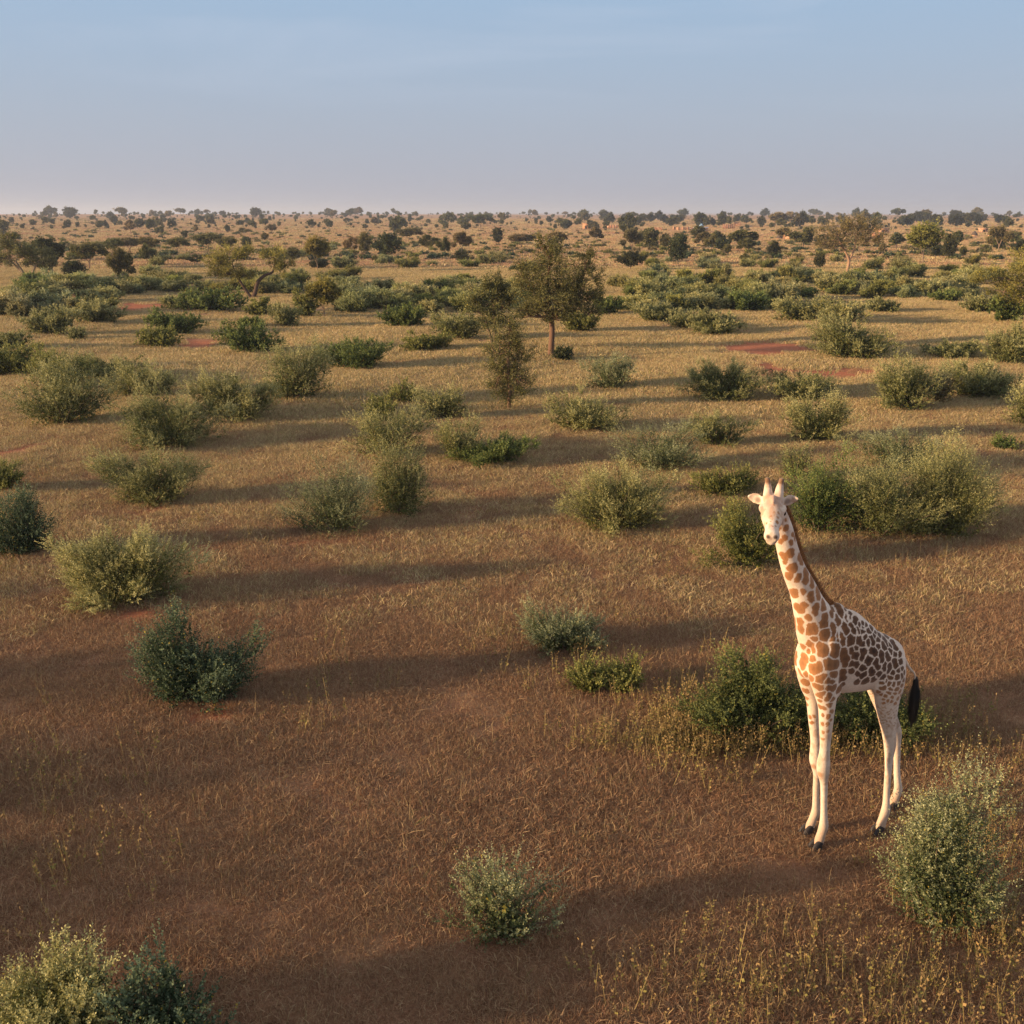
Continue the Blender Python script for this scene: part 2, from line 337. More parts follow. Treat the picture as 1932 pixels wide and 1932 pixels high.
def tone_mat(name, rough=.9, spec=.15, bump=0.0, bscale=200, sheen=0):
    m = mat(name, rough=rough, spec=spec); t = m.node_tree; n = t.nodes; l = t.links; p = n['Principled BSDF']
    a = n.new('ShaderNodeVertexColor'); a.layer_name = 'tone'; l.new(a.outputs[0], p.inputs['Base Color'])
    if bump:
        c = n.new('ShaderNodeTexCoord'); z = n.new('ShaderNodeTexNoise'); z.inputs['Scale'].default_value = bscale; z.inputs['Detail'].default_value = 3
        l.new(c.outputs['Object'], z.inputs['Vector']); b = n.new('ShaderNodeBump'); b.inputs['Strength'].default_value = bump; b.inputs['Distance'].default_value = .01
        l.new(z.outputs['Fac'], b.inputs['Height']); l.new(b.outputs[0], p.inputs['Normal'])
    return m

def giraffe():
    root = empty('giraffe', (GP[0], GP[1], 0.0), GA)
    bpy.context.view_layer.update()
    tag(root, 'pale giraffe with chestnut patches standing on the dry grass, face turned to the camera', 'giraffe')
    me = build_giraffe(); coat(me, Matrix.Translation((GP[0], GP[1], 0)) @ Matrix.Rotation(GA, 4, 'Z'))
    hair = tone_mat('giraffe_coat', .9, .08, .28, 95); hair.node_tree.nodes['Principled BSDF'].inputs['Sheen Weight'].default_value = .25; me.materials.append(hair)
    b = bpy.data.objects.new('body', me); COL.objects.link(b); b.parent = root
    # hooves: a cloven wedge
    hm = mat('hoof_horn', (.040, .033, .032), .6, .3)
    for (x, y) in ((-.05, -.15), (.045, .15), (.85, -.17), (1.355, .18)):
        h = Geo()
        for q in (-1, 1):
            rows = [(x + .015, y + q * .030, .10, .044, .024), (x - .015, y + q * .033, .075, .054, .029), (x - .04, y + q * .037, .04, .068, .033), (x - .05, y + q * .040, .0, .078, .036)]
            v, f = seg([(a, b_, c_, r1, r2) for a, b_, c_, r1, r2 in rows], 3, (0, 1, 0), 14)
            v[:, 2] = np.maximum(v[:, 2], 0); h.add(v, f)
        h.obj('hoof', hm, root, True)
    em = mat('eye_gloss', (.01, .008, .008), .15, .6)
    for q in (-1, 1):
        e = Geo(); e.add(*blob(hp(.178, .002, q * .116), (.032, .026, .034), (HB, HC, HA))); e.obj('eye', em, root, True)
    # mane: short upright bristles along the crest
    mg = Geo(); P = spline([(-.89, .0, 4.36), (-.80, .0, 4.24), (-.70, 0, 4.06), (-.615, 0, 3.84), (-.50, 0, 3.60), (-.335, 0, 3.36), (-.19, 0, 3.16), (-.05, 0, 3.05), (.10, 0, 2.96)], 60)
    r = np.random.default_rng(3); out = np.array([.87, 0, .5]); out /= np.linalg.norm(out)
    V, F, C = [], [], []
    for i in range(len(P) - 1):
        tz = i / len(P); hgt = .060 * (1 - .45 * max(0, (tz - .7) / .3)) * (0.8 if tz > .06 else .5)
        for _ in range(14):
            p = P[i] + r.normal(0, .006, 3) * (1, 1.5, 1) - out * .03
            d = out * (hgt + .03) * r.uniform(.7, 1.1) + np.array([.0, r.normal(0, .008), .012]); wv = np.array([-.35, 0, .8]) * .0035 + np.array((0, r.normal(0, .003), 0))
            k = len(V) * 1; V += [p - wv, p + wv, p + d + wv * .4, p + d - wv * .4]; F.append((k, k + 1, k + 2, k + 3)); C.append(np.array((.30, .13, .05)) * r.uniform(.6, 1.2))
    mg.add(V, F, C); mg.obj('mane', tone_mat('mane_hair', .8), root)
    # tail tuft: long black strands
    V, F = [], []
    for _ in range(760):
        a = r.uniform(0, 6.28); rad = r.uniform(0, .032)
        p0 = np.array([1.285 + math.cos(a) * rad, -.02 + math.sin(a) * rad, 1.90 - r.uniform(0, .12)])
        ln = r.uniform(.25, .56); sp = r.uniform(0, .055); e = np.array([math.cos(a) * sp + .02, math.sin(a) * sp, 0])
        q = [p0, p0 + e * .9 + (0, 0, -ln * .35), p0 + e * 1.0 + (0, 0, -ln * .7), p0 + e * .6 + (0, 0, -ln)]
        wv = np.array([math.sin(a), -math.cos(a), 0]) * .0035
        for j in range(3):
            k = len(V); w0 = 1 - j * .25; w1 = 1 - (j + 1) * .25
            V += [q[j] - wv * w0, q[j] + wv * w0, q[j + 1] + wv * w1, q[j + 1] - wv * w1]; F.append((k, k + 1, k + 2, k + 3))
    tg = Geo(); tg.add(V, F)
    tg.add(*seg([(1.28, -.02, 1.95, .012, .012), (1.29, -.02, 1.88, .034, .034), (1.30, -.02, 1.72, .026, .026), (1.31, -.02, 1.56, .018, .018), (1.315, -.02, 1.45, .010, .01)], 3, n=10))
    tg.obj('tail_tuft', mat('tail_hair', (.012, .010, .010), .6, .3), root)
    return root
# ==== TERRAIN ===================================================================
def sstep(a, b, x):
    t = np.clip((x - a) / (b - a), 0, 1); return t * t * (3 - 2 * t)

def terr(x, y):
    x = np.asarray(x, float); y = np.asarray(y, float); d = np.hypot(x, y)
    z = .10 * np.sin(x * .21 + 1.3 + y * .07) * np.sin(y * .17 + .4) + .06 * np.sin(x * .47 - y * .31)
    z = z * sstep(14, 40, d)
    left = .5 + .5 * np.tanh(-(x + 60) / 200)
    rise = (4.6 + 1.6 * left) * sstep(260, 1500, d) * (1 - .9 * sstep(1700, 3200, d))
    z = z + rise + (.35 * np.sin(x * .013 + 2) * np.sin(y * .009) + .18 * np.sin(x * .041 + y * .013)) * sstep(120, 500, d)
    z = z + 14 * sstep(3600, 5200, d) * (.6 + .4 * np.sin(x * .0011 + 1)) * .5
    return z

def ground_at(px, py, dmax=2500.0):
    """where the line of sight through a point of the photograph meets the terrain"""
    d = px_ray(px, py); k = 5.0; prev = k
    while k < dmax:
        p = d * k
        if CAM_H + p[2] < terr(p[0], p[1]):
            lo, hi = prev, k
            for _ in range(24):
                m = (lo + hi) / 2; q = d * m
                if CAM_H + q[2] < terr(q[0], q[1]): hi = m
                else: lo = m
            q = d * hi; return float(q[0]), float(q[1]), float(terr(q[0], q[1])), hi
        prev = k; k *= 1.01
    q = d * dmax; return float(q[0]), float(q[1]), float(terr(q[0], q[1])), dmax

def ground_batch(PX, PY, dmax=2500.0):
    PX = np.asarray(PX, float); PY = np.asarray(PY, float); u = (PX - 966) / 1937.0; v = -(PY - 966) / 1937.0; c, s_ = math.cos(PITCH), math.sin(PITCH)
    D = np.stack([u, c + v * s_, -s_ + v * c], 1); K = np.full(len(PX), dmax); done = np.zeros(len(PX), bool); k = 5.0
    while k < dmax:
        P = D * k; h = (CAM_H + P[:, 2] < terr(P[:, 0], P[:, 1])) & ~done; K[h] = k; done |= h; k *= 1.004
    P = D * K[:, None]; return np.column_stack([P[:, 0], P[:, 1], terr(P[:, 0], P[:, 1])])

# bare red earth: photo x, y, half-width, half-height -> world ellipses
BARE = []
for (px, py, hw, hh) in ((1430, 656, 105, 13), (1600, 704, 95, 14), (1455, 700, 50, 18), (385, 650, 55, 10), (265, 578, 75, 10), (15, 850, 50, 20), (130, 560, 40, 6), (240, 1162, 120, 9), (400, 1345, 50, 7), (660, 1022, 90, 8), (300, 964, 70, 7), (1250, 884, 50, 9)):
    x, y, z, k = ground_at(px, py); x2, y2, _, _ = ground_at(px, py - hh); x3, y3, _, _ = ground_at(px, py + hh)
    BARE.append((x, y, hw / 1937 * k, max(.3, (y2 - y3) / 2)))

def bare_at(x, y):
    m = np.zeros_like(np.asarray(x, float))
    for (cx, cy, a, b) in BARE[:]:
        q = np.sqrt(((x - cx) / a) ** 2 + ((y - cy) / b) ** 2) + .25 * np.sin(x * 1.7 + y * .9) + .15 * np.sin(x * 4.1 - y * 3.3)
        m = np.maximum(m, np.clip((1.15 - q) / .4, 0, 1))
    return m

def build_ground():
    m = mat('savanna_soil', rough=.95, spec=.05); t = m.node_tree; n = t.nodes; l = t.links; p = n['Principled BSDF']
    g = n.new('ShaderNodeNewGeometry'); at = n.new('ShaderNodeVertexColor'); at.layer_name = 'tone'
    def nz_(s, det=5, rg=.6, vec=None):
        z = n.new('ShaderNodeTexNoise'); z.inputs['Scale'].default_value = s; z.inputs['Detail'].default_value = det; z.inputs['Roughness'].default_value = rg
        l.new(vec or g.outputs['Position'], z.inputs['Vector']); return z.outputs['Fac']
    def rng_(f, a, b, c=0., d=1.):
        r = n.new('ShaderNodeMapRange'); l.new(f, r.inputs[0]); r.inputs[1].default_value = a; r.inputs[2].default_value = b; r.inputs[3].default_value = c; r.inputs[4].default_value = d; return r.outputs[0]
    def mix_(f, a, b, mode='MIX'):
        x = n.new('ShaderNodeMix'); x.data_type = 'RGBA'; x.blend_type = mode
        for s_, v in ((x.inputs[0], f), (x.inputs[6], a), (x.inputs[7], b)):
            if isinstance(v, tuple): s_.default_value = (*v, 1)
            elif isinstance(v, float): s_.default_value = v
            else: l.new(v, s_)
        return x.outputs[2]
    mp = n.new('ShaderNodeMapping'); mp.inputs['Scale'].default_value = (.25, 1.0, 1); l.new(g.outputs['Position'], mp.inputs[0])
    near = mix_(rng_(nz_(26, 9, .8), .40, .60), (.165, .075, .042), (.33, .175, .10))
    near = mix_(rng_(nz_(1.1, 5), .45, .7), near, (.36, .205, .115))
    far = mix_(rng_(nz_(.35, 8, .75, mp.outputs[0]), .38, .66), (.42, .245, .135), (.50, .33, .20))
    far = mix_(rng_(nz_(.02, 7, .7, mp.outputs[0]), .42, .62, 0, .75), far, (.46, .225, .125))
    far = mix_(rng_(nz_(.06, 6, .75, mp.outputs[0]), .60, .70, 0, .6), far, (.13, .13, .05))
    ln = n.new('ShaderNodeVectorMath'); ln.operation = 'LENGTH'; l.new(g.outputs['Position'], ln.inputs[0])
    base = mix_(rng_(ln.outputs['Value'], 25, 120), near, far)
    sp = n.new('ShaderNodeSeparateColor'); l.new(at.outputs[0], sp.inputs[0])
    red = mix_(rng_(nz_(3, 6, .7), .35, .7), (.35, .115, .060), (.47, .185, .10))
    base = mix_(sp.outputs[0], base, red)
    l.new(base, p.inputs['Base Color'])
    b = n.new('ShaderNodeBump'); b.inputs['Strength'].default_value = .8; b.inputs['Distance'].default_value = .06
    l.new(nz_(7, 10, .82), b.inputs['Height']); l.new(b.outputs[0], p.inputs['Normal'])
    # one sheet in rings, finer where the picture looks
    rr = np.concatenate([[0.01], np.geomspace(2, 9000, 330)])
    an = np.concatenate([np.linspace(-38, 38, 300), np.linspace(38, 322, 72)[1:-1]]) * math.pi / 180
    Rg, An = np.meshgrid(rr, an, indexing='ij'); X = Rg * np.sin(An); Y = Rg * np.cos(An); Z = terr(X, Y)
    V = np.stack([X, Y, Z], -1).reshape(-1, 3); na = len(an); nr = len(rr)
    i, j = np.meshgrid(np.arange(nr - 1), np.arange(na), indexing='ij'); k = (j + 1) % na
    F = np.stack([i * na + j, (i + 1) * na + j, (i + 1) * na + k, i * na + k], -1).reshape(-1, 4)[:, ::-1]
    o = mesh_np('ground', V, F, m, smooth=True)
    a = o.data.color_attributes.new('tone', 'FLOAT_COLOR', 'POINT'); c = np.zeros((len(V), 4), np.float32); c[:, 0] = bare_at(V[:, 0], V[:, 1]); c[:, 3] = 1
    a.data.foreach_set('color', c.ravel())
    tag(o, kind='structure')

# ==== LEAVES, SHRUBS ============================================================
def leaf_mat(name, trans=.28, rough=.6):
    m = bpy.data.materials.new(name); m.use_nodes = True; t = m.node_tree; n = t.nodes; l = t.links
    p = n['Principled BSDF']; p.inputs['Roughness'].default_value = rough; p.inputs['Specular IOR Level'].default_value = .22
    a = n.new('ShaderNodeVertexColor'); a.layer_name = 'tone'; oi = n.new('ShaderNodeObjectInfo')
    mu = n.new('ShaderNodeMix'); mu.data_type = 'RGBA'; mu.blend_type = 'MULTIPLY'; mu.inputs[0].default_value = 1
    l.new(a.outputs[0], mu.inputs[6]); l.new(oi.outputs['Color'], mu.inputs[7]); l.new(mu.outputs[2], p.inputs['Base Color'])
    tr = n.new('ShaderNodeBsdfTranslucent'); l.new(mu.outputs[2], tr.inputs[0])
    ms = n.new('ShaderNodeMixShader'); ms.inputs[0].default_value = trans
    l.new(p.outputs[0], ms.inputs[1]); l.new(tr.outputs[0], ms.inputs[2]); l.new(ms.outputs[0], n['Material Output'].inputs[0])
    return m
LEAF = leaf_mat('leaf'); 
BARK = tone_mat('bark', .9, .1, .6, 14)
STRAW = leaf_mat('straw', .22, .7)

def unit(v): return v / (np.linalg.norm(v, axis=-1, keepdims=True) + 1e-9)

def shoots(r, org, dr, ln, m, leaf, wr, tone, fold=.5):
    """leafy shoots: origins (n,3), directions (n,3), lengths (n), m leaves each. returns verts, faces, colours"""
    n = len(org); u = (np.arange(m) + .5) / m
    side = unit(np.cross(dr, np.array([0, 0, 1.]) + r.normal(0, .35, (n, 3)))); up = np.cross(side, dr)
    bend = r.normal(0, .12, (n, 3)) + np.array([0, 0, .06])
    c = org[:, None] + dr[:, None] * (ln[:, None] * u)[..., None] + bend[:, None] * (ln[:, None] * u ** 2)[..., None]
    ph = r.uniform(0, 6.28, (n, 1)) + np.arange(m) * 2.4
    outd = side[:, None] * np.cos(ph)[..., None] + up[:, None] * np.sin(ph)[..., None]
    ax = unit(outd * .8 + dr[:, None] * .65 + r.normal(0, .25, (n, m, 3)))
    L_ = (leaf[:, None] if np.ndim(leaf) else leaf) * (1.0 - .45 * u) * r.uniform(.7, 1.25, (n, m))
    wd = unit(np.cross(ax, r.normal(0, 1, (n, m, 3)) + dr[:, None] * .6))
    a = c; b = c + ax * (L_ * .5)[..., None] + wd * (L_ * wr)[..., None]; d = c + ax * L_[..., None]; e = c + ax * (L_ * .5)[..., None] - wd * (L_ * wr)[..., None]
    V = np.stack([a, b, d, e], 2).reshape(-1, 3)
    F = np.arange(len(V)).reshape(-1, 4)
    T = tone[:, None] + (u - .4) * .45 + r.normal(0, .13, (n, m))
    return V, F, np.clip(T, 0, 1).reshape(-1)

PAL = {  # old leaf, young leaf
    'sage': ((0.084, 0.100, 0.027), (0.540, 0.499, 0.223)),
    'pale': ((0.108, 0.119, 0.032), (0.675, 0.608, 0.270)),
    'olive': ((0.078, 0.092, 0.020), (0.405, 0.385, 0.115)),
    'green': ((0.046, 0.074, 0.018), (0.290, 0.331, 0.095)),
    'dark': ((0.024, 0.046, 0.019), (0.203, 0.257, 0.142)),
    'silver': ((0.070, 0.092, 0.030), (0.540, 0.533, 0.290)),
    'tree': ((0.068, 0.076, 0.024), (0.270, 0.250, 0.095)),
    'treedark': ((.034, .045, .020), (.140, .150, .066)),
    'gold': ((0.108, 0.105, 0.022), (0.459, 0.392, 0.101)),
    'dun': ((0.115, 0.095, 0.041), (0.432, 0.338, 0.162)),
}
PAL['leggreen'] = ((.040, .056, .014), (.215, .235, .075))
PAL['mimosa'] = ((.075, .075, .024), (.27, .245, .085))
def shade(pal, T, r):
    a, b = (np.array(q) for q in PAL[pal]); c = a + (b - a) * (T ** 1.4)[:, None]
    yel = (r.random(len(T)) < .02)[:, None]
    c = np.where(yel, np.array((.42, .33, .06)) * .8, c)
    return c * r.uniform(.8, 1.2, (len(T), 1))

def foliage(name, blobs, n, shoot, m, leaf, pal, r, parent=None, wr=.24, updir=.75, wild=.35, link=True, low=0.0, hollow=.5, core=0.0):
    """blobs: rows (x, y, z, rx, ry, rz). shoots fill each blob's shell and stick out of it"""
    B = np.array(blobs, float); vol = (B[:, 3] * B[:, 4] * B[:, 5]) ** .75; cnt = np.maximum(6, (n * vol / vol.sum())).astype(int)
    O, D, TC = [], [], []
    for b, k in zip(B, cnt):
        per = 15; nc = max(3, k // per)
        dc = unit(r.normal(0, 1, (nc, 3))); dc[:, 2] = np.where(dc[:, 2] < -.3, -dc[:, 2], dc[:, 2])
        rad = hollow + (1 - hollow) * r.random(nc) ** .6; rad = np.minimum(rad, 1) * r.uniform(.8, 1.12, nc)
        cc = b[:3] + dc * rad[:, None] * b[3:6]; cdir = unit(dc * np.array((1, 1, .8)) + np.array([0, 0, updir]) + r.normal(0, wild * .8, (nc, 3)))
        tc_ = r.normal(0, .13, nc) + (rad - .8) * .5
        i = r.integers(0, nc, k); cr = .15 * b[3:6].mean() + .04
        u_ = r.random(k) ** .8
        O.append(cc[i] + r.normal(0, 1, (k, 3)) * cr * .75 + cdir[i] * ((u_ - .6) * 2.2 * cr)[:, None]); D.append(unit(cdir[i] + r.normal(0, .42, (k, 3)))); TC.append(tc_[i] + (u_ - .5) * .35)
    O = np.concatenate(O); D = np.concatenate(D); TC = np.concatenate(TC); ok = O[:, 2] > low; O = O[ok]; D = D[ok]; TC = TC[ok]
    ln = shoot * r.lognormal(0, .35, len(O)); far = r.random(len(O)) < .10; ln[far] *= 2.0; D[far] = unit(D[far] + np.array([0, 0, .5]) * (updir > .2))
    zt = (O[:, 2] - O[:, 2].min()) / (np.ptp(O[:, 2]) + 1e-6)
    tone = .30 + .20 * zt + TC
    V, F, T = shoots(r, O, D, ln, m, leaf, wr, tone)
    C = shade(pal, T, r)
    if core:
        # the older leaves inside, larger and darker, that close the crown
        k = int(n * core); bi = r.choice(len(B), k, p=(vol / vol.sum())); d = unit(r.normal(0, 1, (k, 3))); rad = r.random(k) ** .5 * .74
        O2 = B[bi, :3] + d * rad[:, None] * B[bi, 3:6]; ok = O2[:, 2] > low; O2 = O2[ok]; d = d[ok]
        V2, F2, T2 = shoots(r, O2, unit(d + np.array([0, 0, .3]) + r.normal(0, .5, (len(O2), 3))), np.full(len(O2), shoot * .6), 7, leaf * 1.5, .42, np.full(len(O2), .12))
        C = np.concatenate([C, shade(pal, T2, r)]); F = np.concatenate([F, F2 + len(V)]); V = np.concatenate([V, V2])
    return mesh_np(name, V, F, LEAF, parent, C, link=link), O

def sticks(name, paths, material, parent=None, n=5, link=True, colr=(.16, .12, .085), r=None):
    """paths: list of arrays (k,4) x y z radius"""
    g = Geo()
    for P in paths:
        P = np.asarray(P, float); t = P[-1, :3] - P[0, :3]; sd_ = (0, 1, 0) if abs(t[1]) < abs(t[0]) + abs(t[2]) else (1, 0, 0)
        v, f = loft(P[:, :3], P[:, 3], P[:, 3], sd_, n, False)
        c = np.tile(np.array(colr) * (r.uniform(.75, 1.25) if r is not None else 1), (len(f), 1)); g.add(v, f, c)
    return g.obj(name, material, parent, True, link)

def shrub_blobs(w, h, d, r, k=7, fill=.9):
    """domes that together fill an uneven, wider-than-tall outline with a skirt down to the ground"""
    out = [(0, 0, h * .42, w * .32, d * .32, h * .48)]
    for i in range(k):
        a = 6.283 * (i + r.uniform(-.3, .3)) / k; q = r.uniform(.45, .68)
        hh = h * r.uniform(.30, .50) * (1.15 if r.random() < .35 else 1)
        out.append((math.cos(a) * w * .5 * q, math.sin(a) * d * .5 * q, hh * r.uniform(.85, 1.2), w * r.uniform(.18, .28), d * r.uniform(.18, .28), hh * r.uniform(.75, .95)))
    for i in range(6):
        a = 6.283 * (i + r.uniform(-.3, .3)) / 6; q = r.uniform(.35, .72)
        out.append((math.cos(a) * w * .5 * q, math.sin(a) * d * .5 * q, h * .15, w * .15, d * .15, h * .15))
    return out

def plumes(name, B, n, shoot, m, leaf, pal, r, parent, wr, wild, link, branches, hgt, stem_mat=True, stalk=(.13, .095, .065)):
    """an open shrub: many stems fan out from one foot, every stem ends in a leafy plume"""
    B = np.array(B, float); vol = (B[:, 3] * B[:, 4] * B[:, 5]) ** .7; bi = r.choice(len(B), branches, p=vol / vol.sum())
    d = unit(r.normal(0, 1, (branches, 3))); d[:, 2] = np.where(d[:, 2] < -.25, -d[:, 2] * .8, d[:, 2])
    E = B[bi, :3] + d * B[bi, 3:6] * r.uniform(.75, 1.12, (branches, 1)) ; E[:, 2] = np.maximum(E[:, 2], .10 * hgt)
    lead = r.random(branches) < .22; E[lead] += (unit(E[lead]) * np.array((.7, .7, 1.0))) * (hgt * r.uniform(.08, .24, lead.sum()))[:, None]
    foot = r.normal(0, .06, (branches, 3)) * hgt * np.array((1, 1, 0)); mid = foot * .3 + E * .55 + np.array((0, 0, 1)) * (E[:, 2:3] * .18) * r.uniform(-.6, 1.2, (branches, 1)) + r.normal(0, .05 * hgt, (branches, 3))
    per = np.maximum(5, (n * (np.linalg.norm(E - foot, axis=1) ** 1.3) / (np.linalg.norm(E - foot, axis=1) ** 1.3).sum())).astype(int)
    i = np.repeat(np.arange(branches), per); N_ = len(i); t = .22 + .80 * r.random(N_) ** .75; t = np.minimum(t, 1)
    a_, b_, c_ = foot[i], mid[i], E[i]; T = t[:, None]
    P = (1 - T) ** 2 * a_ + 2 * T * (1 - T) * b_ + T * T * c_; tan = unit(2 * (1 - T) * (b_ - a_) + 2 * T * (c_ - b_))
    sp = hgt * .15 * np.sin(np.clip((t - .1) / 1.0, 0, 1) * math.pi) ** .7 + .02
    off = unit(r.normal(0, 1, (N_, 3))) * (sp * r.random(N_) ** .5)[:, None]; O = P + off
    D = unit(tan * .9 + unit(off) * .55 + np.array((0, 0, .28)) + r.normal(0, wild * .6, (N_, 3)))
    ok = O[:, 2] > .02; O, D, t, i = O[ok], D[ok], t[ok], i[ok]
    ln = shoot * r.lognormal(0, .3, len(O)) * (1.15 - .3 * t); bt = r.normal(0, .10, branches)
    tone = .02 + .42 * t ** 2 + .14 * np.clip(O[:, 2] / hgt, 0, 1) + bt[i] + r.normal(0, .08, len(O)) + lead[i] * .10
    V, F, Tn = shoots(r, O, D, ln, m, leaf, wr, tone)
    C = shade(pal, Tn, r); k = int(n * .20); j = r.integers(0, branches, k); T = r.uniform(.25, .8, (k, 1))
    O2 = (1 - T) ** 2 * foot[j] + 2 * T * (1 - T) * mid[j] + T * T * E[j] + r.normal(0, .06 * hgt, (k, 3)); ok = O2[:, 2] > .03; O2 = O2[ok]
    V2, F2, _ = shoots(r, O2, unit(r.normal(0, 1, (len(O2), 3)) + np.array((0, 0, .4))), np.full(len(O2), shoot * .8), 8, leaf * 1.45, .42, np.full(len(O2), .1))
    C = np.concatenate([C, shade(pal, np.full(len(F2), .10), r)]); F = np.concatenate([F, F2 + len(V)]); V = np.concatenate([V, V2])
    o = mesh_np(name, V, F, LEAF, parent, C, link=link)
    if stem_mat and link:
        ps = []
        for q in r.choice(branches, min(branches, 22), replace=False):
            tt = np.linspace(0, .97, 7)[:, None]; pp = (1 - tt) ** 2 * foot[q] + 2 * tt * (1 - tt) * mid[q] + tt * tt * E[q]; ps.append(np.column_stack([pp - np.array((0, 0, .04)) * (tt == 0), np.linspace(.016, .004, 7) * max(1, hgt / 1.4)]))
        sticks('stems', ps, BARK, parent, 5, True, stalk, r)
    return o

def make_shrub(w, h, pal, r, n, leaf, shoot, m=9, blobs=None, parent=None, wild=.35, updir=.75, wr=.24, link=True, name='foliage', stems=True, core=.5, stalk=(.13, .095, .065)):
    d = w * .85
    B = shrub_blobs(w, h, d, r) if blobs is None else [(bx * w / 2, by * d / 2, bz * h, rx * w / 2, ry * d / 2, rz * h) for bx, by, bz, rx, ry, rz in list(blobs) + [(math.cos(a_) * .55, math.sin(a_) * .55, .14, .28, .28, .15) for a_ in np.arange(6) * 1.05]]
    return plumes(name, B, n, shoot, m, leaf, pal, r, parent, wr, wild, link, int(30 + 26 * min(1.6, w / 2)), h, stems, stalk)
def place(px, base, wpx, top, back=.24):
    x, y, z, k = ground_at(px, base); W = wpx * k / 1937
    d = math.hypot(x, y); f = (d + W * back) / d
    x *= f; y *= f; z = float(terr(x, y)); k2 = k * f
    r_ = px_ray(px, top); H = CAM_H + r_[2] * (math.hypot(x, y) / math.hypot(r_[0], r_[1])) - z
    return x, y, z, W, max(.3, H)

